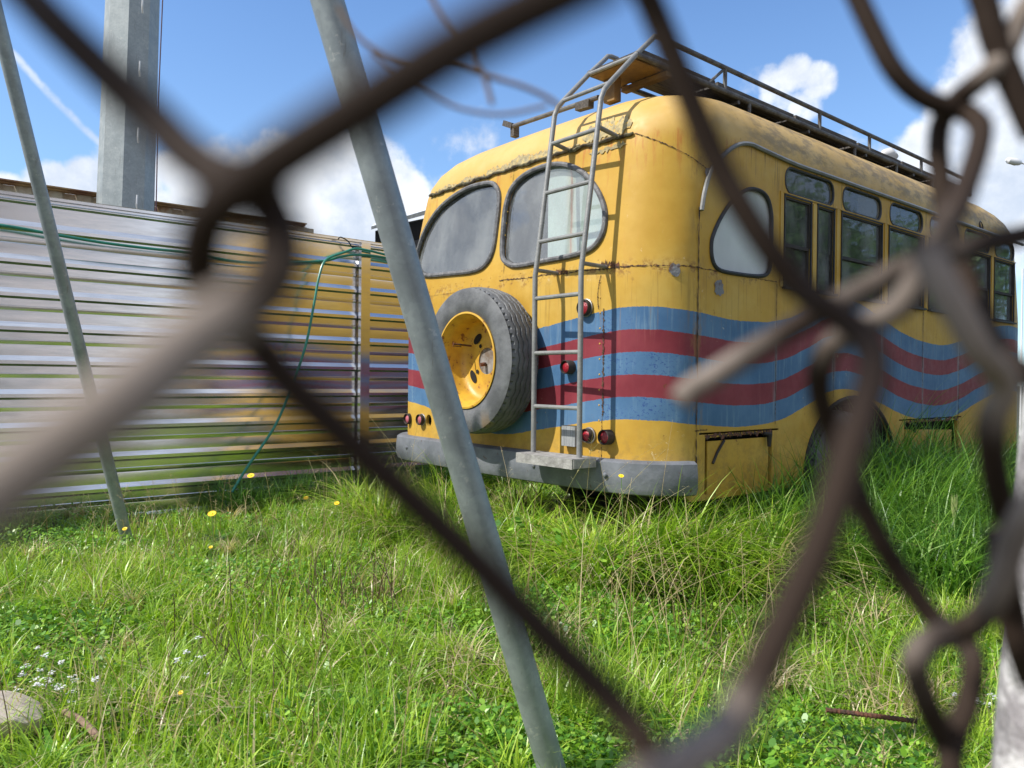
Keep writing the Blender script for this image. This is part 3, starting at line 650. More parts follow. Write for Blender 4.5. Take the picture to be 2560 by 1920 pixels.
for k in range(4):
    a = radians(125+90*k); c = Vector((cos(a)*.175, .066, sin(a)*.175)); d1 = Vector((cos(a), 0, sin(a))); d2 = Vector((-sin(a), 0, cos(a)))
    hh = MB(); hh.add([c]+[c+d1*.026*cos(2*pi*i/20)+d2*.048*sin(2*pi*i/20) for i in range(20)], [(0, 1+i, 1+(i+1) % 20) for i in range(20)]); hpart(hh)
for k in range(4):
    a = radians(35+90*k); c = Vector((cos(a)*.118, .064, sin(a)*.118)); hh = MB(); hh.add([c]+[c+Vector((cos(t), 0, sin(t)))*.014 for t in [2*pi*i/12 for i in range(12)]], [(0, 1+i, 1+(i+1) % 12) for i in range(12)]); local(hh, 'stud_hole', M_HOLE, spare)
lk = MB(); lk.tube([(-.16, .06, .10), (-.165, -.02, .105), (-.17, -.075, .108)], .006, 8); lk.tube([(-.17, -.075, .12), (-.17, -.08, .095), (-.16, -.02, .092)], .003, 6); local(lk, 'locking_bolt', M_RUST, spare)
local(MB().tube([(-.02, .07, -.02), (-.025, .03, -.025)], .013, 10), 'valve', M_RUST, spare)
# mounting bracket behind the wheel
MB().box((0, -.03, 1.21), (.22, .07, .22)).build('wheel_mount', M_DARK, bus)

# lamps
def lamp(c, r, L, lens, ring=M_DARK, name='tail_lamp', nrm_=(0, -1, 0), hood=True, disc=0):
    n_ = Vector(nrm_).normalized(); c = Vector(c); g = thing_child(name)
    if disc: MB().lathe([(disc, 0), (disc, .008), (r, .012)], c, n_, 28).build('ring', M_CHROME, None).parent = g
    MB().lathe([(r*1.12, 0), (r*1.1, L), (r*1.02, L+.004), (r*.96, L), (r*.96, L-.02)], c, n_, 28).build('housing', ring, None).parent = g
    MB().lathe([(r*.96, L-.016), (r*.7, L-.008), (r*.35, L-.004), (.0005, L-.003)], c, n_, 28).build('lens', lens, None).parent = g
    return g
def thing_child(name):
    o = bpy.data.objects.new(name, None); COL.objects.link(o); o.parent = bus; o.location = (0, -2.9, 0); return o
def onr(px, py, off):
    y = 0.
    for _ in range(6): p = on(px, py, 1, y); y = surf_y(p.x, p.z)-off
    return p
c5 = lambda x, y: (1300+x/3.3175, 700+y/3.3175)
for (pp, r, L, mt, dsc) in ((c5(518, 228), .043, .035, M_LENS, .052), (c5(372, 722), .036, .05, M_LENS, 0), (c5(540, 1290), .036, .04, M_LENS, .047), (c5(690, 1305), .038, .05, M_LENS, 0)):
    p = onr(*pp, L); p.y = surf_y(p.x, p.z)-.001; a = 0 if p.x < .9 else .35
    lamp(p, r, L, mt, disc=dsc)
for px_, r, mt in ((c2(130, 965), .037, M_LENSF), (c2(203, 970), .037, M_LENSF)):
    p = onr(*px_, .04); p.y = surf_y(p.x, p.z)-.001; lamp(p, r, .035, mt, disc=.044 if p.x > -1.0 else 0)
p = onr(*c5(405, 1295), .04); rl = thing_child('reversing_lamp')
MB().box((p.x, surf_y(p.x, p.z)-.014, p.z), (.115, .035, .12)).build('housing', M_DARK, None).parent = rl
MB().box((p.x, surf_y(p.x, p.z)-.036, p.z), (.11, .02, .115)).build('lens', M_CLEAR, None).parent = rl
p = on(1560+475/2.212, 60+470/2.212, 0, 1.06); MB().lathe([(.032, -.01), (.032, .008), (.024, .028), (.001, .036)], p, (.6, -.1, .8), 18).build('roof_marker', M_LENS, bus)
# vent on the roof side
v_ = on(2453, 564, 0, XR-.0); MB().lathe([(.045, -.03), (.045, .012), (.03, .016), (.028, -.0)], (XR-.01, v_.y, v_.z), (1, 0, .25), 16).build('roof_vent', M_DARK, bus)

# side hatches
def hatch(ys, ye, z0, z1, drop, tilt):
    g = MB().box((XR-.012+.0, (ys+ye)/2, (z0+z1)/2-drop), (.012, ye-ys, z1-z0), Matrix.Rotation(tilt, 3, 'X')).build('hatch_door', M_PAINT, bus); return g
hatch(.455, 1.07, .44, .765, .0, 0); hatch(2.97, 3.86, .42, .765, .035, -.035)
MB().tube([(XR+.004, 1.0, .79), (XR+.02, 1.04, .785), (XR+.018, 1.04, .71)], [.012, .018, .010], 8).build('hinge', M_DARK, bus)
MB().tube([(XR+.004, .60, .765), (XR+.0, .54, .70), (XR-.0, .50, .64)], .008, 6).build('stay', M_DARK, bus)
MB().tube([(XR+.004, 3.05, .79), (XR+.02, 3.08, .775), (XR+.015, 3.085, .72)], [.012, .017, .010], 8).build('hinge', M_DARK, bus)
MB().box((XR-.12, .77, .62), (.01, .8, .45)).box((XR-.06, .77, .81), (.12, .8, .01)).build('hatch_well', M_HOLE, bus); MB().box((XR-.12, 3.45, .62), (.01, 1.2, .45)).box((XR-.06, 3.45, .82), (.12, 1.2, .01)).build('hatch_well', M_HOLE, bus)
crack([S_(y, .797+.004*sin(y*40)) for y in np.linspace(.42, 1.1, 9)], .018, seed=51, nrm_=(1, 0, 0), mat=M_RUST)
crack([S_(y, .805+.004*sin(y*30)) for y in np.linspace(2.93, 3.97, 9)], .02, seed=52, nrm_=(1, 0, 0), mat=M_RUST)
# wheel arch lip and road wheels
MB().tube([(XR+.004, y, z) for y, z in arch[:21]], .012, 8).build('wheel_arch', M_DARK, bus)
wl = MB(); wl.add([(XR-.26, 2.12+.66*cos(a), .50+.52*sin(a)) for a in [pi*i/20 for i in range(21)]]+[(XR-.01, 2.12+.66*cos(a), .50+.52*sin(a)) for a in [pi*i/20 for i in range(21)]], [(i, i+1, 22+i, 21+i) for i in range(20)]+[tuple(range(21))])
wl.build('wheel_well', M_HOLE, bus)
rw_me = ty_me.copy()
for (x, y) in ((XR-.15, 2.12), (XL+.15, 2.12), (XR-.15, 5.0), (XL+.15, 5.0)):
    wp = bpy.data.objects.new('road_wheel', None); COL.objects.link(wp); wp.parent = bus; wp.location = (x, y-2.9, TR-.02); wp.rotation_euler = (0, 0, radians(90) if x > 0 else radians(-90))
    o = bpy.data.objects.new('tyre', ty_me); COL.objects.link(o); o.parent = wp
    local(MB().lathe(rimp, (0, 0, 0), (0, 1, 0), 40), 'rim', M_DARK, wp, 50)
    local(MB().lathe([(.085, .066), (.08, -.03), (.0001, -.035)], (0, 0, 0), (0, 1, 0), 24), 'hub', M_DARK, wp)
# interior: floor, boards behind the rear and quarter windows, seats
MB().box((-.04, 2.95, .56), (2.5, 5.3, .03)).build('floor', M_DARK, bus)
bd = MB(); bd.box((.56, .125, 2.07), (.46, .010, .70)); bd.build('rear_board', M_BOARD, bus)
bd = MB(); bd.box((.86, .30, 2.05), (.24, .012, .66)); bd.box((.86, .275, 2.02), (.24, .02, .05)); bd.build('rear_board', M_WHITEB, bus)
MB().box((XR-.07, .76, 1.98), (.01, .66, .62)).build('quarter_board', M_WHITEB, bus)
for (x, y) in [(x, y) for y in (1.5, 2.3, 3.1, 3.9, 4.6) for x in (-.95, .75)]:
    MB().box((x, y, 1.0), (.8, .45, .12)).box((x, y+.22, 1.35), (.8, .08, .75)).build('seat', M_DARK, bus)

# ------------------------------------------------------------------ roof walkway (trolley catwalk)
rk = bpy.data.objects.new('roof_walkway', None); COL.objects.link(rk); rk.parent = bus; rk.location = (0, -2.9, 0)
M_WALK = pbr('shaded_weathered_tube', (.13, .13, .125), (.07, .06, .055), .6, scale=14, bump=.3, spots=(40, .62, (.10, .05, .03)))  # weathered tube, its backlit shade put into the darker grey
def rb(m_, name, mat=M_WALK): o = m_.build(name, mat, None); o.parent = rk; return o
rb(MB().tube([(RX, .50, 3.142), (RX, 2.8, 3.13), (RX, 5.30, 3.118)], .0165, 10), 'rail'); rb(MB().tube([(RX, .262, 2.985), (RX, 5.30, 2.985)], .018, 10), 'rail')
rb(MB().tube([(LX, .262, 2.985), (LX, 5.30, 2.985)], .018, 10), 'rail')
for y in (1.14, 2.35, 3.15, 4.15, 5.30): rb(MB().tube([(RX, y, 2.985), (RX, y, 3.128)], .014, 8), 'post')
rb(MB().tube([(RX, .95, 2.985), (RX, 1.12, 3.12)], .010, 6), 'post')
for y in (1.42, 2.9, 3.65, 4.4): rb(MB().tube([(RX, y, 2.985), (RX, y, 2.84)], .013, 8), 'post')
rb(MB().tube([(LX, 5.30, 3.0), (RX, 5.30, 3.118)], .012, 8), 'rail')
ys = [.30, 1.05, 2.0, 2.95, 3.75, 4.5, 5.1]
for a, b in zip(ys, ys[1:]):
    for k in range(3):
        x = LX+.06+.115*k; rb(MB().box((x+.03, (a+b)/2, 3.018+random.uniform(-.003, .003)), (.108, b-a-.03, .026)), 'plank', M_WOOD)
rb(MB().box(((LX+RX)/2, .40, 2.968), (.34, .26, .010)), 'plank', M_WOODY)
rb(MB().box((.74, .55, 2.94), (.36, .05, .03)), 'plank', M_WOODY)
for y in (.60, 1.3, 2.2, 3.1, 4.0): rb(MB().tube([(LX, y, 2.955), (RX, y, 2.955)], .014, 8), 'cross_bar')
rb(MB().box((.60, .40, 2.895), (.09, .06, .15)), 'support_block', M_WOODY)
rb(MB().box((.66, 3.1, 2.925), (.30, 4.3, .075)), 'deck_fill', M_DARK)  # dark box added to fill the black gap under the deck
rb(MB().tube([on(*( 1080+730/3.568, 1125/3.568), 1, .42), on(*(1080+1485/3.568, 868/3.568), 1, .42)], .016, 10), 'rail')
a = on(1080+720/3.568, 1125/3.568, 1, .42); b = on(1080+645/3.568, 1100/3.568, 1, .42); rb(MB().bar(a, b, .03, .04).box(a+Vector((.0, .02, -.035)), (.04, .05, .08)), 'end_bracket', M_WOOD)
a = on(1080+1300/3.568, 945/3.568, 1, .42); b = on(1080+1420/3.568, 910/3.568, 1, .42); rb(MB().bar(a-Vector((0, 0, .01)), b-Vector((0, 0, .01)), .05, .05), 'end_bracket', M_WOOD)
# ------------------------------------------------------------------ things lying on the walkway
def stone(name, c, rad, mat, label, cat, sq=(1, 1, .7), seed=1):
    bm = bmesh.new(); bmesh.ops.create_icosphere(bm, subdivisions=3, radius=1); rnd = random.Random(seed); k = [(Vector((rnd.gauss(0, 1), rnd.gauss(0, 1), rnd.gauss(0, 1))).normalized(), rnd.uniform(.55, .9)) for _ in range(14)]
    for v in bm.verts:
        for d, h in k:
            e = v.co.dot(d)-h
            if e > 0: v.co -= d*e*.85
        v.co = Vector((v.co.x*sq[0], v.co.y*sq[1], v.co.z*sq[2]))*rad
    me = bpy.data.meshes.new(name); bm.to_mesh(me); bm.free(); me.polygons.foreach_set('use_smooth', [True]*len(me.polygons)); me.set_sharp_from_angle(angle=radians(22)); me.materials.append(mat)
    o = bpy.data.objects.new(name, me); COL.objects.link(o); o.location = c; return tag(o, label, cat)
M_BRICK = pbr('brick_lump', (.42, .20, .13), (.50, .32, .24), .9, scale=20)
p = on(*c3(775, 412), 0, .80); stone('brick_fragment', (p.x, p.y, 3.045), .05, M_BRICK, 'pinkish brick fragment lying on the plank walkway on the bus roof', 'brick', seed=4)
p = on(*c3(1465, 722), 0, .70); stone('white_dome_vent', (p.x, p.y, p.z), .09, M_LAMPW, 'small white dome showing above the walkway planks towards the front', 'roof vent', (1, 1, .8), 5)
# ------------------------------------------------------------------ sheet metal fence
FX = -2.80
prof_f = [(0, 2.435), (-.012, 2.435), (-.012, 2.412), (0, 2.40), (0, 2.388), (.022, 2.372), (.022, 2.366), (0, 2.352)]
z = 2.208+.022
for k in range(10):
    zt = z-.248*k
    prof_f += [(0, zt), (.015, zt-.036), (.015, zt-.062), (0, zt-.079), (0, zt-.128), (.0045, zt-.133), (.0045, zt-.139), (-.001, zt-.165), (0, zt-.172)]
prof_f = [(a, b) for a, b in prof_f if b > -.12]
fence = thing('sheet_metal_fence', (FX, 0, 0), 'bright zinc fence of horizontal ribbed sheets beside the bus', 'fence')
def fbuild(mb_, name, mat, smooth=15):
    me = mb_.mesh(name, smooth); o = bpy.data.objects.new(name, me); COL.objects.link(o); me.materials.append(mat); o.parent = fence; return o
for (ya, yb, xo) in ((-8.0, -3.95, 0.0), (-3.97, .50, .0015), (.48, 4.6, 0.0), (4.58, 8.6, .0015)):
    m = MB(); ny = 24; pr = prof_f; n = len(pr)
    m.v = [(x+xo+.004*sin(y*1.7+zz*.8), y, zz) for x, zz in pr for y in np.linspace(ya, yb, ny+1)]
    m.f = [(i*(ny+1)+j, i*(ny+1)+j+1, (i+1)*(ny+1)+j+1, (i+1)*(ny+1)+j) for i in range(n-1) for j in range(ny)]
    fbuild(m, 'ribbed_panel', M_SHEET)
for y in (-8.0, -3.70, .50, 4.6, 8.6):
    m = MB(); m.box((.062, y, 1.17), (.05, .008, 2.46)); m.box((.085, y+.045, 1.17), (.006, .09, 2.46)); m.box((.085-.006, y+.03, 1.17), (.01, .02, 2.46)); m.box((.062, y+.09, 1.17), (.05, .008, 2.46)); fbuild(m, 'fence_post', M_SHEET)
# hose and cable
hx = FX+.10
hp = [on(-160, 552, 0, hx), on(0, 563, 0, hx), on(140, 587, 0, hx), on(260, 607, 0, hx), on(380, 622, 0, hx), on(470, 632, 0, hx), on(600, 655, 0, hx), on(720, 656, 0, hx), on(810, 652, 0, hx), on(850, 642, 0, hx+.03), on(886, 637, 0, hx+.03), on(930, 639, 0, hx+.03), on(980, 648, 0, hx), on(1080, 670, 0, hx)]
tag(MB().tube(spline(hp, 8), .0115, 8).build('garden_hose', M_HOSE), 'green hose running along the upper part of the zinc fence', 'hose')
hp = [on(1070, 655, 0, hx+.02), on(980, 640, 0, hx+.02), on(920, 626, 0, hx+.03), on(888, 622, 0, hx+.02), on(860, 631, 0, hx+.03), on(815, 650, 0, hx+.05), on(798, 690, 0, hx+.08), on(785, 760, 0, hx+.11), on(765, 860, 0, hx+.13), on(735, 950, 0, hx+.16), on(690, 1060, 0, hx+.22), on(620, 1165, 0, hx+.30), on(580, 1230, 0, hx+.36)]
tag(MB().tube(spline(hp, 8), .0115, 8).build('garden_hose', M_HOSE), 'green hose hanging from the zinc fence post down into the grass', 'hose')
hp = [on(845, 598, 0, hx-.04), on(852, 593, 0, hx-.02), on(870, 603, 0, hx), on(883, 620, 0, hx), on(905, 622, 0, hx), on(950, 632, 0, hx), on(1010, 646, 0, hx)]
tag(MB().tube(spline(hp, 8), .006, 6).build('black_cable', M_CABLE), 'thin black cable looped over the top of the zinc fence post', 'cable')

# ------------------------------------------------------------------ leaning galvanised stays
def lean(p0, p1, r, label, ext0=0., ext1=.3):
    d = p1-p0; a = p0-d*ext0; b = p1+d*ext1
    o = MB().tube([a, a+(b-a)*.5, b], r, 28).build('leaning_pole', M_GALV); c = a.copy(); o.data.transform(Matrix.Translation(-c)); o.location = c
    return tag(o, label, 'pole', 'galvanised poles leaning up out of the grass')
lean(at(1380, 1925, 1.98), at(815, -10, 1.68), .0365, 'thick galvanised pole crossing the left side of the bus, nearest the camera', .12, .25)
lean(at(318, 1352, 5.0), at(-8, 40, 4.0), .036, 'thin galvanised pole at far left standing in front of the zinc fence', .03, .3)

# ------------------------------------------------------------------ steel mast with step hooks
mx = thing('utility_mast', at(309, 1400, 8.0), 'tall tapered many-sided galvanised mast with step hooks behind the zinc fence', 'mast')
mo = mx.location.copy(); mo.z = 0; mx.location = mo
T0 = at(314, 510, 8.0); T1 = at(332, 0, 8.0); axd = (T1-T0); base = T0-axd*(T0.z/axd.z); tip = T0+axd*(9/axd.z)
rb0, rt0 = .295, .20
rot = atan2(VW[1], VW[0])+radians(20)
m = MB(); n8 = 8
for i, t in enumerate((0, 1)):
    c = base.lerp(tip, t); r = rb0+(rt0-rb0)*t
    m.v += [tuple(c-mo+Vector((cos(rot+2*pi*k/n8), sin(rot+2*pi*k/n8), 0))*r) for k in range(n8)]
m.f = [(k, (k+1) % n8, n8+(k+1) % n8, n8+k) for k in range(n8)]+[tuple(range(n8, 2*n8))]
me = m.mesh('shaft', None); o = bpy.data.objects.new('shaft', me); me.materials.append(M_MAST); COL.objects.link(o); o.parent = mx
for (px_, py_) in ((357, 10), (350, 170), (346, 337), (343, 505)):
    c = at(px_, py_, 7.72)-mo; d = Vector(-VW)*1.0; r_ = Vector(RT)
    o = MB().tube([c+Vector(VW)*.06-r_*.03+Vector((0, 0, -.06)), c-r_*.005+Vector((0, 0, -.02)), c+Vector((0, 0, .07))], .008, 6)
    me = o.mesh('step_hook', 35); o = bpy.data.objects.new('step_hook', me); me.materials.append(M_LAMPW); COL.objects.link(o); o.parent = mx
tag(MB().tube([at(390, 535, 7.6), at(396, 250, 7.6), at(409, -60, 7.6)], .006, 6).build('hanging_cable', pbr('plum_cable', (.07, .03, .05), None, .6)), 'thin dark cable hanging straight down beside the steel mast', 'cable')

# ------------------------------------------------------------------ rusty container roof behind the fence
ca, cb = at(-60, 446, 8.2), at(640, 545, 8.2)
# keep it parallel to the fence
cx_ = -5.6; ct = thing('shipping_container', (cx_, 0, 0), 'rusty yellow and cream container whose top edge shows above the zinc fence', 'container')
zt_ = on(0, 449, 0, cx_).z; ya_ = on(-300, 449, 0, cx_).y; yb_ = on(760, 560, 0, cx_).y
def cbuild(m_, nm, mt): 
    me = m_.mesh(nm, 20); o = bpy.data.objects.new(nm, me); me.materials.append(mt); COL.objects.link(o); o.parent = ct
cbuild(MB().box((0, (ya_+yb_)/2, zt_-.018), (.09, yb_-ya_, .036)).box((.03, (ya_+yb_)/2, zt_-.01), (.12, yb_-ya_, .015)), 'top_rail', M_CRUST)
m = MB(); yy = ya_; pr = []
while yy < yb_: pr += [(-.01, yy), (-.01, yy+.11), (-.05, yy+.15), (-.05, yy+.24)]; yy += .28
n = len(pr); m.v = [(x, y, zt_-.036) for x, y in pr]+[(x, y, 0.) for x, y in pr]; m.f = [(i, i+1, n+i+1, n+i) for i in range(n-1)]
cbuild(m, 'corrugated_wall', M_CONT)
cbuild(MB().box((-1.25, (ya_+yb_)/2, zt_-.06), (2.3, yb_-ya_-.1, .03)), 'roof', M_CRUST)
# ------------------------------------------------------------------ canopy building beyond the fence, left of the bus
cn = thing('canopy_building', (-9, 5, 0), 'grey building with a white sloping roof seen between the pole and the bus', 'building')
def nb_(m_, nm, mt):
    me = m_.mesh(nm, 20); me.transform(Matrix.Translation(-cn.location)); o = bpy.data.objects.new(nm, me); me.materials.append(mt); COL.objects.link(o); o.parent = cn
e0 = at(928, 574, 11.); e1 = at(1120, 525, 11.5); e1.z = e0.z+.02+(e1.z-e0.z)
bk = Vector((-1.5, 3.5, 0))
r0 = at(928, 566, 11.); r1 = at(1150, 500, 11.5); b0 = at(960, 540, 15); b1 = at(1250, 440, 15)
nb_(MB().add([e0, e1, r1, r0, b0, b1], [(0, 1, 2, 3), (3, 2, 5, 4)]), 'roof', M_ROOFW)
f0 = at(938, 577, 11.2); f1 = at(1120, 535, 11.6); g0 = f0.copy(); g0.z -= .28; g1 = f1.copy(); g1.z -= .28
nb_(MB().add([f0, f1, g1, g0], [(0, 1, 2, 3)]), 'dark_underside', M_HOLE)  # upright black sheet standing for the underside of the roof
w0 = at(995, 560, 12.2); w1 = at(1180, 520, 12.2)
nb_(MB().add([(w0.x, w0.y, w0.z), (w1.x, w1.y, w1.z), (w1.x, w1.y, 0), (w0.x, w0.y, 0)], [(0, 1, 2, 3)]), 'wall', M_GREYW)
# ------------------------------------------------------------------ street lamp far right, thin pole at the bus front
L0 = at(2516, 400, 25.); lt = thing('street_lamp', (L0.x+3, L0.y+1, 0), 'white street lamp head on a thin arm in the clouds at upper right', 'street lamp')
def lb_(m_, nm, mt):
    me = m_.mesh(nm, 35); me.transform(Matrix.Translation(-lt.location)); o = bpy.data.objects.new(nm, me); me.materials.append(mt); COL.objects.link(o); o.parent = lt
L1 = at(2555, 408, 25.); L2 = at(2700, 440, 25.); d = (L1-L0).normalized()
lb_(MB().tube([L0-d*.02, L0+d*.06, L0+d*.3, L0+d*.45, L0+d*.5], [.03, .10, .12, .08, .04], 14), 'lamp_head', M_LAMPW)
lb_(MB().tube([L0+d*.45, L1, L2], .03, 8), 'arm', M_LAMPW); lb_(MB().tube([L2, (L2.x, L2.y, 0)], .07, 8), 'pole', M_GALV)
pp = at(2556, 700, 14.); tag(MB().tube([(pp.x, pp.y, 0), (pp.x, pp.y, at(2556, 672, 14.).z)], .014, 10).build('white_pole', M_LAMPW), 'thin white pole standing just past the front of the bus', 'pole')
# ------------------------------------------------------------------ chain-link fence close to the lens
cl = thing('chain_link_fence', (CAM[0]+.5, CAM[1]+.6, 0), 'torn rusty chain-link fence with thick bent wires right in front of the lens', 'fence')
def wire(pts, dia=.0046, name='wire', mat=None, k=1.0, lt=(), wd=((0, 1), (99, 1))):
    """pts (px, py, depth); lt: (first index, last index, amount of lit tone painted on the wire)"""
    mat = mat or M_WIRE; P_ = spline([at(x, y, d*k) for x, y, d in pts], 8); me = MB().tube(P_, [dia/2*float(np.interp(i/8, [q[0] for q in wd], [q[1] for q in wd])) for i in range(len(P_))], 10).mesh(name, 60); me.transform(Matrix.Translation(-cl.location)); me.materials.append(mat)
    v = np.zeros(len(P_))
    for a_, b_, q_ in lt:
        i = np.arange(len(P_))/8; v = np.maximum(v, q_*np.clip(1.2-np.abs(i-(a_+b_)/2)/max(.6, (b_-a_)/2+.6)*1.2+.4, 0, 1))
    at_ = me.attributes.new('zinc', 'FLOAT', 'POINT'); arr = np.repeat(v, 10)  # painted lit tone at each point of the wire
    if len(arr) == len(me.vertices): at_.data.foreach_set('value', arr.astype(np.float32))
    o = bpy.data.objects.new(name, me); COL.objects.link(o); o.parent = cl; return o
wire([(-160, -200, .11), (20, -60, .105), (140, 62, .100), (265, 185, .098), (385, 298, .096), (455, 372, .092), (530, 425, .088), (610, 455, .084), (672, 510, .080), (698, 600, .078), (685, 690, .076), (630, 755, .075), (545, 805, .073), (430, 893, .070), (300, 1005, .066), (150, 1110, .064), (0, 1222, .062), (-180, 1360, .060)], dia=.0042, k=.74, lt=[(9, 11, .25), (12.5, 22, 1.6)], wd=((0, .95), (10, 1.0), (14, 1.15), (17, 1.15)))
wire([(1520, -70, .078), (1366, 2, .076), (1165, 105, .074), (1003, 205, .072), (857, 300, .072), (698, 400, .074), (590, 478, .078), (522, 545, .082), (498, 640, .086), (512, 715, .090), (560, 780, .093), (650, 868, .096), (730, 965, .098), (926, 1152, .100), (1157, 1372, .102), (1389, 1612, .102), (1540, 1765, .102), (1620, 1880, .100), (1650, 1990, .100)], dia=.0040, k=.72, wd=((0, 1.0), (6, 1.0), (10, .95), (99, 1)))
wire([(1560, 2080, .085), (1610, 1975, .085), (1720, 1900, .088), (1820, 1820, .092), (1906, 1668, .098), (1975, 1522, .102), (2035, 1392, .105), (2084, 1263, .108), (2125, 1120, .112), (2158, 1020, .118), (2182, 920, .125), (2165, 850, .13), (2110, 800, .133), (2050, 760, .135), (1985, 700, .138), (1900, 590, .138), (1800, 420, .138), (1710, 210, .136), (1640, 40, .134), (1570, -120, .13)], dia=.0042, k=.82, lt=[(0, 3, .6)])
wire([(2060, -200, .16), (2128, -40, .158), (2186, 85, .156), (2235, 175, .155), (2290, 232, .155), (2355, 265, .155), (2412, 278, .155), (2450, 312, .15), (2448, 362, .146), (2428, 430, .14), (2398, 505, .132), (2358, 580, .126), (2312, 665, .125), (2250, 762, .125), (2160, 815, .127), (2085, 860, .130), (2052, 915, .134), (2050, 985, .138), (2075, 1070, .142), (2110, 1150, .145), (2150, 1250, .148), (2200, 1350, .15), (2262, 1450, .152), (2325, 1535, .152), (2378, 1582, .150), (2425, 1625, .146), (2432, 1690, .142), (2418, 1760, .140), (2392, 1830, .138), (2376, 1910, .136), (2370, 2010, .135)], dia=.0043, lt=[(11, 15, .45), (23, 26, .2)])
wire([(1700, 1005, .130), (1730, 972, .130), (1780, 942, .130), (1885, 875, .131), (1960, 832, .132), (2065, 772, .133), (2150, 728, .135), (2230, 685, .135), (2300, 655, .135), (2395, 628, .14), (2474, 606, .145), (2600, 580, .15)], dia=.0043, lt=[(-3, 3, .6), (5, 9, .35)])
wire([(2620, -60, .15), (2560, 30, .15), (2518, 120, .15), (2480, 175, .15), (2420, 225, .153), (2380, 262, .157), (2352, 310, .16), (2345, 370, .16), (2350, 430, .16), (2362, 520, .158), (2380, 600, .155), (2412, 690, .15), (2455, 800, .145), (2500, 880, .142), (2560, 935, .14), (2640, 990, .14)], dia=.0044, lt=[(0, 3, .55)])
wire([(2440, -60, .15), (2465, 20, .15), (2482, 85, .15), (2512, 165, .15), (2545, 240, .15), (2590, 340, .15)], dia=.0052)
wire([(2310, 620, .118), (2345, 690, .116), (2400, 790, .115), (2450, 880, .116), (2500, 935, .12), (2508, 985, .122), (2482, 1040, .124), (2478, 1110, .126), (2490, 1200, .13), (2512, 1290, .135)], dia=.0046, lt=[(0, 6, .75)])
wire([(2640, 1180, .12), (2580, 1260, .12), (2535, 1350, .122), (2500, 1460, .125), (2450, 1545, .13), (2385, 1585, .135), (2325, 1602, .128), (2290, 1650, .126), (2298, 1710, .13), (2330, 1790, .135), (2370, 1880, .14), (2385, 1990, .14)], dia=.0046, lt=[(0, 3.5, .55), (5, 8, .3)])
wire([(2500, 1330, .14), (2514, 1450, .142), (2532, 1540, .145), (2545, 1610, .146), (2575, 1700, .15)], dia=.0052)
# the rest of the same fence, running off beyond the left edge of the picture
m = MB(); L_ = Vector(-RT)*cos(radians(22))-Vector(VW)*sin(radians(22)); L_.z = 0; L_.normalize(); C0 = Vector(CAM)+Vector(VW)*.10; C0.z = 0
for k in range(105):
    s0 = .20+.06*k; pz = []; nz = 62
    for j in range(nz+1): pz.append(C0+L_*(s0+(.032 if j % 2 else -.032))+Vector((0, 0, .05+j*.034)))
    m.tube(pz, .0020, 3, caps=False)
me = m.mesh('wire_mesh', 60); me.transform(Matrix.Translation(-cl.location)); me.materials.append(M_WIRE); o = bpy.data.objects.new('wire_mesh', me); COL.objects.link(o); o.parent = cl; o['kind'] = 'stuff'
# blurred dry stems caught in the fence
def stems(strands, name, label):
    m = MB()
    for s_, r_ in strands: m.tube(spline([at(x, y, d) for x, y, d in s_], 6), r_, 6)
    return tag(m.build(name, pbr('dry_stem', (.20, .13, .08), None, .8)), label, 'dry stem')
r6 = lambda x, y, d=.22: (840+x/3.687, y/3.687, d)
stems([([r6(860, -60), r6(940, 90), r6(1030, 220), r6(1160, 370), r6(1280, 480), r6(1310, 600), r6(1370, 710), r6(1410, 850), r6(1440, 960)], .0008),
       ([r6(20, 60), r6(130, 250), r6(300, 420), r6(560, 540), r6(900, 590), r6(1120, 620), r6(1350, 690), r6(1700, 790), r6(1950, 900), r6(2060, 985)], .0007),
       ([r6(330, 480), r6(560, 690), r6(800, 830), r6(1080, 980), r6(1400, 1050), r6(1650, 1040), r6(1950, 970)], .00055)], 'dry_vine', 'thin blurred dry stems crossing the sky above the rear of the bus')
pe0 = at(2494+240, 1920, .45); pe1 = at(2555+262, 950, .45); dd = (pe1-pe0); a = pe0-dd*((pe0.z+.1)/dd.z); b = pe0+dd*((2.1-pe0.z)/dd.z)
o = MB().tube([a, a.lerp(b, .5), b], .05, 20).build('fence_post', M_POST, None); o.data.transform(Matrix.Translation(-cl.location)); o.parent = cl; o['label'] = 'whitewashed concrete post'

# ------------------------------------------------------------------ ground
def gz(x, y): return .03*np.sin(x*.9+1)*np.cos(y*.7)+.015*np.sin(x*2.3+y*1.7)
def ground():
    g = list(np.linspace(-12, 12, 97)); ext = [-600, -200, -60, -25]; xs = ext+g+[-e for e in ext[::-1]]
    n = len(xs); X, Y = np.meshgrid(xs, xs, indexing='ij'); Z = gz(X, Y)*(np.abs(X) < 13)*(np.abs(Y) < 13)
    v = np.stack([X, Y, Z], -1).reshape(-1, 3); i, j = np.meshgrid(np.arange(n-1), np.arange(n-1), indexing='ij')
    f = np.stack([i*n+j, (i+1)*n+j, (i+1)*n+j+1, i*n+j+1], -1).reshape(-1, 4)
    me = bpy.data.meshes.new('ground'); me.from_pydata(v.tolist(), [], f.tolist()); o = bpy.data.objects.new('ground', me); COL.objects.link(o); tag(o, kind='structure')
    me.materials.append(pbr('grassy_soil', (.025, .035, .010), (.07, .058, .03), .95, scale=2.5, bump=.6, bscale=12)); return o
ground()
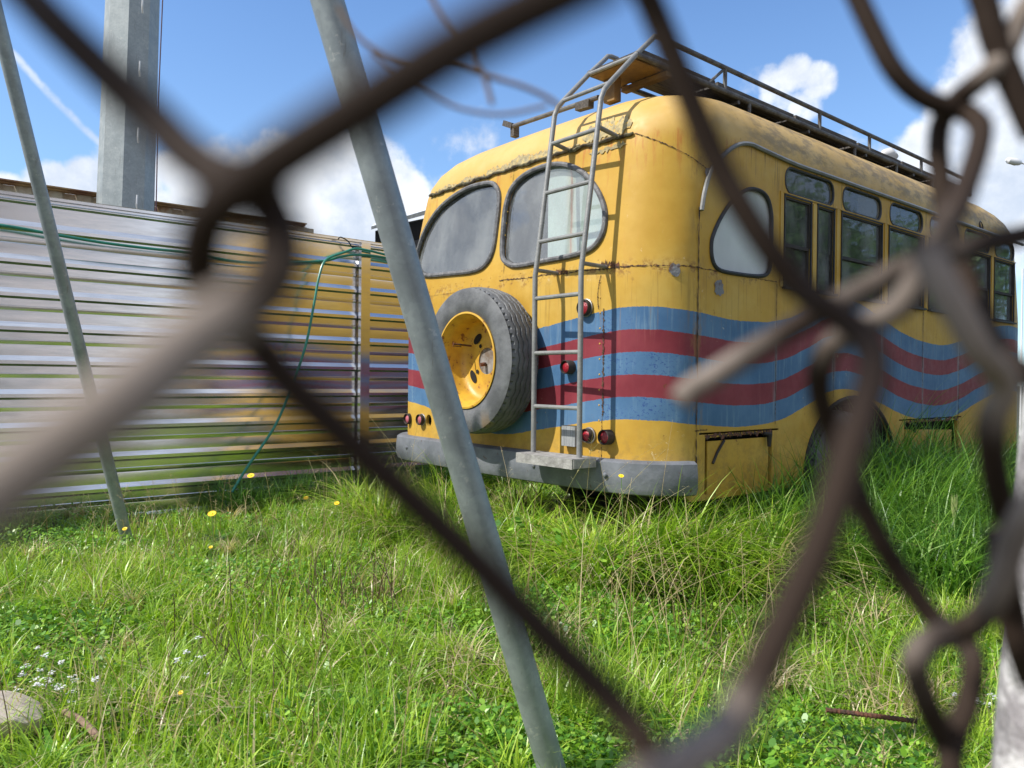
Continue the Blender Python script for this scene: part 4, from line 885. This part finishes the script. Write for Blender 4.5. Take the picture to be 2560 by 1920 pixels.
def plantmat(name, stops, trans=.35):
    m, t = newmat(name); at_ = t.node('ShaderNodeAttribute', attribute_name='rnd').outputs['Fac']
    c = t.ramp(at_, stops)
    b = t.node('ShaderNodeBsdfPrincipled', {'Base Color': c, 'Roughness': .38, 'Specular IOR Level': .6}).outputs[0]
    tr = t.node('ShaderNodeBsdfTranslucent', {'Color': t.mix(1.0, c, (1.25, 1.3, .7), 'MULTIPLY')}).outputs[0]
    finish(t, t.node('ShaderNodeMixShader', {0: trans, 1: b, 2: tr}).outputs[0]); return m
M_GRASS = plantmat('grass', [(0, (.07, .15, .015)), (.35, (.19, .35, .022)), (.7, (.38, .55, .042)), (.84, (.56, .67, .11)), (.86, (.50, .42, .20)), (1, (.62, .53, .32))], .34)
M_TALL = plantmat('tall_grass', [(0, (.04, .12, .02)), (.5, (.12, .27, .035)), (1, (.26, .44, .07))], .4)
M_LEAF = plantmat('weed_leaf', [(0, (.07, .19, .018)), (.6, (.14, .33, .025)), (1, (.38, .60, .08))], .35)
M_STRAW = plantmat('straw', [(0, (.34, .25, .13)), (.5, (.50, .40, .22)), (1, (.62, .54, .34))], .25)
M_BROWN = plantmat('dry_twig', [(0, (.10, .06, .045)), (1, (.24, .17, .10))], .1)
def npmesh(name, v, f, rnd, mat, label=None, kind='stuff'):
    me = bpy.data.meshes.new(name); nv, nf, k = len(v), len(f), f.shape[1]
    me.vertices.add(nv); me.vertices.foreach_set('co', v.astype(np.float32).ravel()); me.loops.add(nf*k); me.loops.foreach_set('vertex_index', f.astype(np.int32).ravel())
    me.polygons.add(nf); me.polygons.foreach_set('loop_start', np.arange(0, nf*k, k, dtype=np.int32)); me.polygons.foreach_set('use_smooth', np.ones(nf, bool))
    a = me.attributes.new('rnd', 'FLOAT', 'POINT'); a.data.foreach_set('value', rnd.astype(np.float32)); me.update(calc_edges=True)
    me.materials.append(mat); o = bpy.data.objects.new(name, me); COL.objects.link(o)
    if kind: o['kind'] = kind
    if label: o['label'] = label
    return o
def scatter(n, dmin, dmax, power=1.0, side=.82):
    """points on the ground in a fan before the camera, denser near it"""
    d = dmin+(dmax-dmin)*rng.random(n)**power; s = (rng.random(n)*2-1)*side*d
    v2 = _v[:2]; r2 = _r[:2]; P = CAM[None, :2]+d[:, None]*v2+s[:, None]*r2; return P
def inbus(P, m_=0.): return (P[:, 0] > XL+.15-m_) & (P[:, 0] < XR-.15+m_) & (P[:, 1] > .15-m_) & (P[:, 1] < YF)
def clump(P, f=1.0, s=0): return .5+.5*np.sin(P[:, 0]*2.1*f+1.3+s+1.5*np.sin(P[:, 1]*1.7*f+s))*np.cos(P[:, 1]*2.6*f+.7*s+1.2*np.sin(P[:, 0]*1.3*f))
def blades(name, P, H, W, mat, rnd, bend=.55, seg=4, droop=1.0, yawbias=None, label=None, z0=None):
    n = len(P); az = rng.random(n)*2*pi; ln = bend*(.25+rng.random(n)); ph = rng.random(n)*2*pi
    dx, dy = np.cos(az), np.sin(az); wx, wy = -dy, dx
    tw = rng.normal(0, .5, n); wx2 = wx*np.cos(tw)+dx*np.sin(tw); wy2 = wy*np.cos(tw)+dy*np.sin(tw)
    z0 = gz(P[:, 0], P[:, 1])-.01 if z0 is None else z0
    V = np.zeros((n, 2*seg+1, 3))
    for k in range(seg+1):
        t = k/seg; off = H*ln*t**1.9; zz = H*(t-droop*.42*ln*t**2.6); cx, cy = P[:, 0]+dx*off, P[:, 1]+dy*off; hw = W*.5*(1-t**1.6)*(.75+.5*(t < .6))
        if k < seg:
            V[:, 2*k, 0] = cx-wx2*hw; V[:, 2*k, 1] = cy-wy2*hw; V[:, 2*k, 2] = z0+zz
            V[:, 2*k+1, 0] = cx+wx2*hw; V[:, 2*k+1, 1] = cy+wy2*hw; V[:, 2*k+1, 2] = z0+zz
        else: V[:, 2*seg, 0] = cx; V[:, 2*seg, 1] = cy; V[:, 2*seg, 2] = z0+zz
    base = (np.arange(n)*(2*seg+1))[:, None]; F_ = []
    for k in range(seg-1):
        F_.append(base+np.array([[2*k, 2*k+1, 2*k+3]])); F_.append(base+np.array([[2*k, 2*k+3, 2*k+2]]))
    F_.append(base+np.array([[2*seg-2, 2*seg-1, 2*seg]]))
    return npmesh(name, V.reshape(-1, 3), np.concatenate(F_), np.repeat(rnd, 2*seg+1), mat, label)
def ok(P, m_=0.): return (~inbus(P, m_)) & (P[:, 0] > FX+.06)
# short mixed lawn
P = scatter(150000, 1.15, 11, 1.25); P = P[ok(P)]
c_ = clump(P); c2_ = clump(P, 2.3, 2.); n = len(P)
H = (.05+.16*c_*rng.random(n)+.06*rng.random(n))*(.45+.95*c2_); rn = np.clip(.15+.5*rng.random(n)+.22*(clump(P, .8, 5)-.5)+.10*c2_, 0, .83)
dry = rng.random(n) < (.02+.11*(clump(P, 1.1, 9) > .62)); rn = np.where(dry, .87+.13*rng.random(n), rn)
blades('grass', P, H, .0042+.0055*rng.random(n), M_GRASS, rn, bend=1.0)
# taller upright grass in loose drifts
P = scatter(30000, 1.5, 8, 1.2); P = P[ok(P)]; P = P[clump(P, 1.4, 3.) > .62]; n = len(P)
rn = np.clip(.3+.5*rng.random(n), 0, .84); rn = np.where(rng.random(n) < .10, .9+.1*rng.random(n), rn)
blades('tall_drift_grass', P, .12+.17*rng.random(n), .004+.003*rng.random(n), M_GRASS, rn, bend=.45)
# lush tall grass hugging the bus side and the rear, and the fence foot
def band(n, x0, x1, y0, y1): return np.stack([x0+(x1-x0)*rng.random(n), y0+(y1-y0)*rng.random(n)], 1)
Pa = band(17000, XR-.05, XR+1.15, .75, 6.3); Pb = band(7000, -1.3, XR+.1, -.50, .22); Pc = band(4500, FX+.08, FX+.65, -.9, 1.8); Pd = band(4200, XR-.12, XR+.5, .0, 1.05)
def hh_(P, h0, h1): return h0+(h1-h0)*rng.random(len(P))*(.55+.45*clump(P, 1.7, 1))
dxs = np.clip(1-(Pa[:, 0]-XR)/1.15, .2, 1)
ar = np.exp(-((Pa[:, 1]-2.3)/.75)**2)
P = np.concatenate([Pa, Pc]); H = np.concatenate([hh_(Pa, .58, 1.15)*(.55+.5*dxs)*(1+.35*ar), hh_(Pc, .22, .52)]); n = len(P)
blades('long_grass', P, H, .007+.007*rng.random(n), M_TALL, rng.random(n), bend=1.0, seg=6, droop=1.25)
P = np.concatenate([Pb, Pd]); H = np.concatenate([hh_(Pb, .28, .80)*(.55+.6*clump(Pb, 3.1, 2)), hh_(Pd, .35, .95)*(.6+.5*clump(Pd, 2.7, 4))]); n = len(P)
blades('arching_grass', P, H, .006+.010*rng.random(n), M_GRASS, np.where(rng.random(n) < .14, .88+.12*rng.random(n), np.clip(.05+.5*rng.random(n)+.35*clump(P, 3.3, 6), 0, .84)), bend=1.25, seg=6, droop=1.25)
# tufts: many blades from one root
tc = scatter(420, 1.5, 8, 1.2); tc = tc[ok(tc)]; k_ = 46; ti = np.repeat(np.arange(len(tc)), k_); P = tc[ti]+rng.normal(0, .022, (len(ti), 2)); n = len(P)
th_ = (.13+.17*rng.random(len(tc)))[ti]*(.6+.5*rng.random(n)); tcol = rng.random(len(tc))[ti]
rn = np.where(tcol > .86, .90+.1*rng.random(n), np.clip(.15+.6*tcol+.15*rng.random(n), 0, .84))
blades('grass_tufts', P, th_, .0045+.004*rng.random(n), M_GRASS, rn, bend=1.25, seg=5, droop=1.2)
# broad weeds in rosettes
wc = scatter(150, 1.6, 7, 1.2); wc = wc[ok(wc)]; k_ = 9; wi = np.repeat(np.arange(len(wc)), k_); P = wc[wi]+rng.normal(0, .008, (len(wi), 2)); n = len(P)
blades('broad_weeds', P, (.07+.10*rng.random(len(wc)))[wi]*(.7+.5*rng.random(n)), .022+.020*rng.random(n), M_LEAF, rng.random(n), bend=1.6, seg=5, droop=.9)
# flattened dead mat
P = scatter(26000, 1.4, 7, 1.2); P = P[ok(P)]; P = P[clump(P, 1.15, 11.) > .74]; n = len(P)
blades('dead_mat', P, .05+.10*rng.random(n), .003+.003*rng.random(n), M_STRAW, rng.random(n)*.7, bend=2.6, seg=4, droop=1.3)
# broad small leaves between the blades (trefoil ground cover)
def leaves(name, P, Zm, S, mat, rnd):
    n = len(P); az = rng.random(n)*2*pi; tl = rng.normal(0, .55, n); z = gz(P[:, 0], P[:, 1])+Zm; vs = []; 
    a = np.stack([np.cos(az)*np.cos(tl), np.sin(az)*np.cos(tl), np.sin(tl)], 1); b = np.stack([-np.sin(az), np.cos(az), rng.normal(0, .35, n)], 1)
    c = np.stack([P[:, 0], P[:, 1], z], 1); S = S[:, None]
    V = np.stack([c-a*S, c-a*S*.3+b*S*.62, c+a*S*.6+b*S*.5, c+a*S, c+a*S*.6-b*S*.5, c-a*S*.3-b*S*.62], 1)
    base = (np.arange(n)*6)[:, None]; F_ = np.concatenate([base+np.array([[0, 1, 2]]), base+np.array([[0, 2, 3]]), base+np.array([[0, 3, 4]]), base+np.array([[0, 4, 5]])])
    return npmesh(name, V.reshape(-1, 3), F_, np.repeat(rnd, 6), mat)
P = scatter(190000, 1.15, 9, 1.3); P = P[ok(P)]; P = P[clump(P, 1.2, 7.)+.4*(rng.random(len(P))-.5) > .50]; n = len(P)
leaves('clover', P, .02+.13*rng.random(n)*clump(P, 1.2, 7.), .006+.010*rng.random(n)**2, M_LEAF, rng.random(n))
P = np.concatenate([band(1300, XR, XR+1.2, .9, 4.5), band(500, .2, 1.5, -.55, .0)]); n = len(P)
leaves('weeds', P, .06+.24*rng.random(n), .014+.018*rng.random(n), M_LEAF, rng.random(n))
# straw blades and tangles
P = scatter(15000, 1.4, 7.5, 1.2); P = P[ok(P)]; P = P[clump(P, 1.5, 4.) > .66]; n = len(P)
blades('straw', P, .12+.26*rng.random(n), .003+.003*rng.random(n), M_STRAW, rng.random(n), bend=1.7, seg=5, droop=1.4)
# dry stalks with seed heads
def stalks(n_, area, h0, h1, name, mat, heads=True, wd=.0016, lean_=.25, seed=3):
    rnd = random.Random(seed); V, F_, R = [], [], []
    def quadstrip(pts, w0, w1, r):
        for ang in (0, 1.57):
            b = len(V); m_ = len(pts)
            for i, p in enumerate(pts):
                w_ = w0+(w1-w0)*i/(m_-1); V.append((p[0]-w_*cos(ang), p[1]-w_*sin(ang), p[2])); V.append((p[0]+w_*cos(ang), p[1]+w_*sin(ang), p[2])); R.extend([r, r])
            for i in range(m_-1): F_.append((b+2*i, b+2*i+1, b+2*i+3)); F_.append((b+2*i, b+2*i+3, b+2*i+2))
    for _ in range(n_):
        x, y = area(rnd)
        if (XL < x < XR and .1 < y < YF) or x < FX+.1: continue
        h = rnd.uniform(h0, h1); az = rnd.uniform(0, 2*pi); L = rnd.uniform(.05, lean_)*h; r = rnd.random(); pts = []
        for k in range(7):
            t = k/6; pts.append(Vector((x+cos(az)*L*t**1.8, y+sin(az)*L*t**1.8, float(gz(x, y))+h*(t-.12*L/h*t**3))))
        quadstrip(pts, wd, wd*.5, r)
        if heads:
            for k in range(rnd.randint(8, 15)):
                t = rnd.uniform(.70, 1.0); i = min(5, int(t*6)); p = pts[i].lerp(pts[i+1], t*6-i); a2 = rnd.uniform(0, 2*pi); l = rnd.uniform(.012, .05)*(1.3-t)*1.6
                q = p+Vector((cos(a2)*l, sin(a2)*l, l*rnd.uniform(-.1, .9))); quadstrip([p, q], .0005, .0005, r)
                q2 = q+(q-p).normalized()*rnd.uniform(.008, .014)+Vector((0, 0, -.003)); mid = (q+q2)/2; quadstrip([q, mid], .0004, .0022, min(1, r+.2)); quadstrip([mid, q2], .0022, .0003, min(1, r+.2))
    return npmesh(name, np.array(V), np.array(F_), np.array(R), mat)
def fan(rnd, dmin=1.6, dmax=5.5):
    d = rnd.uniform(dmin, dmax); s = rnd.uniform(-.72, .72)*d; p = CAM[:2]+d*_v[:2]+s*_r[:2]; return p[0], p[1]
def near(px, py, d, sp):
    c = at(px, py, d)
    return lambda rnd: (c.x+rnd.gauss(0, sp), c.y+rnd.gauss(0, sp))
stalks(150, fan, .22, .46, 'dry_stalks', M_STRAW, lean_=.8)
stalks(30, lambda r: (r.uniform(-.9, 1.9), r.uniform(-.75, -.18)), .50, .92, 'dry_stalks', M_STRAW, seed=5, lean_=.95)
stalks(26, near(480, 1290, 5.0, .30), .30, .48, 'dry_stalks', M_STRAW, seed=6, lean_=.5)
stalks(30, near(900, 1250, 5.0, .35), .30, .62, 'dry_stalks', M_STRAW, seed=7, lean_=.5)
stalks(55, near(1560, 1500, 3.0, .35), .35, .62, 'dry_stalks', M_STRAW, heads=False, seed=8, wd=.0022, lean_=.95)
stalks(70, near(870, 1400, 3.6, .30), .12, .34, 'dead_twigs', M_BROWN, heads=False, seed=9, wd=.003, lean_=.9)
stalks(45, near(600, 1700, 2.7, .28), .10, .30, 'dead_twigs', M_BROWN, heads=False, seed=10, wd=.0022, lean_=.9)
# barley spikes and bent blades by the right-hand grass
for i, (px_, py_, d_, lab) in enumerate([(2385, 1300, 4.0, 'pale green barley spike rising in front of the shaded grass at right'), (2130, 1290, 4.1, 'pale green barley spike just right of the dark wire at centre right')]):
    p = at(px_, py_, d_); m = MB(); rnd = random.Random(i); V = [(p.x+.02, p.y, 0), (p.x+.01, p.y, p.z*.5), (p.x, p.y, p.z)]; m.tube(spline(V, 5), .0016, 5)
    for k in range(46):
        t = k/46; c = Vector((p.x, p.y, p.z+.075*t)); a2 = k*2.4; o_ = Vector((cos(a2), sin(a2), 0)); m.tube([c, c+o_*.006+Vector((0, 0, .012)), c+o_*.016+Vector((0, 0, .065))], [.0022, .0018, .0003], 4, caps=False)
    tag(m.build('barley_spike', pbr('barley', (.30, .38, .12), (.42, .46, .2), .5, scale=40)), lab, 'barley', 'barley spikes standing above the grass')
# yellow flowers
M_PET = pbr('yellow_petal', (.85, .62, .01), (.90, .50, .01), .5, scale=60); M_STEM = pbr('flower_stem', (.10, .20, .04), None, .5)
FL = [(530, 1284, 4.4, .024, 'large yellow flower in front of the zinc fence, fully open'), (627, 1189, 5.0, .023, 'flat yellow flower on the tallest stem against the dark shaded grass'), (765, 1245, 4.9, .017, 'small yellow flower in the row of two, the left one'),
      (842, 1258, 4.8, .017, 'small yellow flower in the row of two, the right one'), (312, 1322, 4.7, .015, 'tiny orange yellow flower at the foot of the thin left pole'), (1553, 1190, 3.6, .013, 'tiny yellow flower in front of the grey bumper corner'), (452, 1732, 2.45, .008, 'tiny yellow flower low in the nearest grass at lower left'), (527, 1368, 4.0, .010, 'tiny orange flower hidden in clover below the large yellow flower')]
for (px_, py_, d_, r_, lab) in FL:
    p = at(px_, py_, d_); t0 = thing('yellow_flower', (p.x, p.y, float(gz(p.x, p.y))), lab, 'flower', 'yellow flowers dotted in the grass'); h = p.z-t0.location.z
    sm = MB().tube(spline([(0.03, .01, 0), (.02, .0, h*.5), (0, 0, h)], 5), .0015, 5); me = sm.mesh('stem', 40); me.materials.append(M_STEM); o = bpy.data.objects.new('stem', me); COL.objects.link(o); o.parent = t0
    m = MB(); tn = Vector((-VW[0]*.5, -VW[1]*.5, .8)).normalized(); a = tn.orthogonal().normalized(); b = tn.cross(a); c = Vector((0, 0, h))
    for k in range(16):
        an = 2*pi*k/16; u_ = a*cos(an)+b*sin(an); s2 = tn.cross(u_); m.add([c+u_*r_*.2-s2*r_*.07, c+u_*r_*.2+s2*r_*.07, c+u_*r_*.9+s2*r_*.16+tn*.002, c+u_*r_*1.05+tn*.001, c+u_*r_*.9-s2*r_*.16+tn*.002], [(0, 1, 2, 3, 4)])
    m.lathe([(r_*.32, 0), (r_*.25, .004), (.0003, .006)], c, tn, 12)
    me = m.mesh('petals', None); me.materials.append(M_PET); o = bpy.data.objects.new('petals', me); COL.objects.link(o); o.parent = t0
# white alyssum
def whites(px_, py_, d_, n_, sp, lab, seed):
    c = at(px_, py_, d_); rnd = random.Random(seed); g0 = Vector((c.x, c.y, float(gz(c.x, c.y)))); t0 = thing('white_flower_plant', g0, lab, 'flower plant', 'clumps of tiny white flowers'); sm = MB()
    for _ in range(n_):
        x, y = rnd.gauss(0, sp), rnd.gauss(0, sp*.7); h = rnd.uniform(.08, .16); sm.tube([(x*.6, y*.6, 0), (x*.9, y*.9, h*.6), (x, y, h)], .0009, 4)
        hd = MB()
        for k in range(14):
            q = Vector((x+rnd.gauss(0, .006), y+rnd.gauss(0, .006), h+rnd.gauss(0, .003))); r2 = .0045; a2 = rnd.uniform(0, 1.5)
            hd.add([q+Vector((cos(a2+k2*pi/2)*r2, sin(a2+k2*pi/2)*r2, rnd.uniform(0, .002))) for k2 in range(4)], [(0, 1, 2, 3)])
        me = hd.mesh('flower_head', None); me.materials.append(M_LAMPW); o = bpy.data.objects.new('flower_head', me); COL.objects.link(o); o.parent = t0
    me = sm.mesh('stems', None); me.materials.append(M_STEM); o = bpy.data.objects.new('stems', me); COL.objects.link(o); o.parent = t0
whites(140, 1715, 2.5, 22, .09, 'clump of tiny white flowers beside the pale rock at lower left', 1)
whites(450, 1640, 2.75, 7, .06, 'few tiny white flowers in clover right of the lower left clump', 2)
whites(2450, 1860, 2.4, 7, .05, 'few tiny white flowers beside the whitewashed post at lower right', 3)
# rock, stick, rusty bar
g = at(-25, 1860, 2.30); stone('rock', (g.x, g.y, .05), .165, M_ROCK, 'pale flat topped rock at the lower left corner of the grass', 'rock', (1, 1, .62), 11)
a, b = at(160, 1835, 2.35), at(255, 1935, 2.2); a.z = .07; b.z = .05
tag(MB().tube(spline([a, a.lerp(b, .5)+Vector((0, 0, .015)), b], 5), .010, 8).build('broken_stick', pbr('bark', (.30, .20, .14), (.18, .11, .08), .9, scale=40, bump=.5)), 'short broken stick lying right of the pale rock', 'stick')
a, b = at(2065, 1825, 2.35), at(2290, 1915, 2.3); a.z = .10; b.z = .09; d = b-a
m = MB(); n_ = 60
m.tube([a+d*i/n_ for i in range(n_+1)], [.007+(.002 if i % 3 == 0 else 0) for i in range(n_+1)], 8); tag(m.build('rusty_bar', M_RUST), 'rusty twisted steel bar lying in the grass at lower right', 'steel bar')
# ------------------------------------------------------------------ surroundings outside the frame that the glass and zinc mirror
bw = thing('mirrored_building', (14, -6, 0), 'long beige rendered building added out of view for the zinc fence to mirror', 'building')  # unseen, added with a tall pale wall to give the zinc beige reflections
def bb_(m_, nm, mt):
    me = m_.mesh(nm, 20); me.transform(Matrix.Translation(-bw.location)); o = bpy.data.objects.new(nm, me); me.materials.append(mt); COL.objects.link(o); o.parent = bw
bb_(MB().box((14, -5, 3.6), (5, 14, 7.2)), 'wall', M_WALL); bb_(MB().box((14, -5, 7.3), (5.6, 14.6, .2)), 'roof', M_GREYP)
wn = MB()
for y in (-10, -7, -4, -1): wn.box((11.49, y, 2.2), (.04, 1.2, 1.2)); wn.box((11.49, y, 5.2), (.04, 1.2, 1.2))
bb_(wn, 'window', M_HOLE)
def tree(x, y, h, seed, lab):
    rnd = np.random.default_rng(seed); t0 = thing('tree', (x, y, 0), lab, 'tree', 'trees along the road beside the bus')
    tr = MB().tube([(0, 0, 0), (.1, .05, h*.3), (0, .1, h*.6), (.1, 0, h*.85)], [.18, .13, .09, .03], 8)
    for k in range(7): a = k*2.4; z = h*(.3+.07*k); tr.tube([(0, 0, z), (cos(a)*h*.15, sin(a)*h*.15, z+h*.1), (cos(a)*h*.26, sin(a)*h*.26, z+h*.16)], [.06, .04, .015], 6)
    me = tr.mesh('trunk', 40); me.materials.append(M_RUST); o = bpy.data.objects.new('trunk', me); COL.objects.link(o); o.parent = t0
    n = 9000; cl_ = rnd.normal(0, 1, (46, 3)); cl_ /= np.linalg.norm(cl_, axis=1)[:, None]; cl_ *= (h*.30*rnd.random((46, 1))**.4); cl_[:, 2] = cl_[:, 2]*1.15+h*.6
    idx = rnd.integers(0, 46, n); c = cl_[idx]+rnd.normal(0, h*.055, (n, 3)); a = rnd.normal(0, 1, (n, 3)); a /= np.linalg.norm(a, axis=1)[:, None]; b = np.cross(a, rnd.normal(0, 1, (n, 3))); b /= np.linalg.norm(b, axis=1)[:, None]
    s = .09; V = np.stack([c-a*s, c+b*s*.5, c+a*s, c-b*s*.5], 1).reshape(-1, 3); f = np.arange(n*4).reshape(n, 4)
    o = npmesh('crown', V, f, np.repeat(rnd.random(n)*.7, 4), M_LEAF, kind=None); o.parent = t0
for i, (x, y, h) in enumerate([(7.2, 10, 5.2), (8.6, 14, 6.0), (7.0, 18.5, 5.5), (9.5, 23, 6.5)]):
    tree(x, y, h, i, ['bushy dark green tree nearest the bus, beside the road', 'tall rounded green tree, second from the bus along the road', 'bushy green tree, third from the bus along the road', 'tallest dark green tree, farthest along the road'][i])
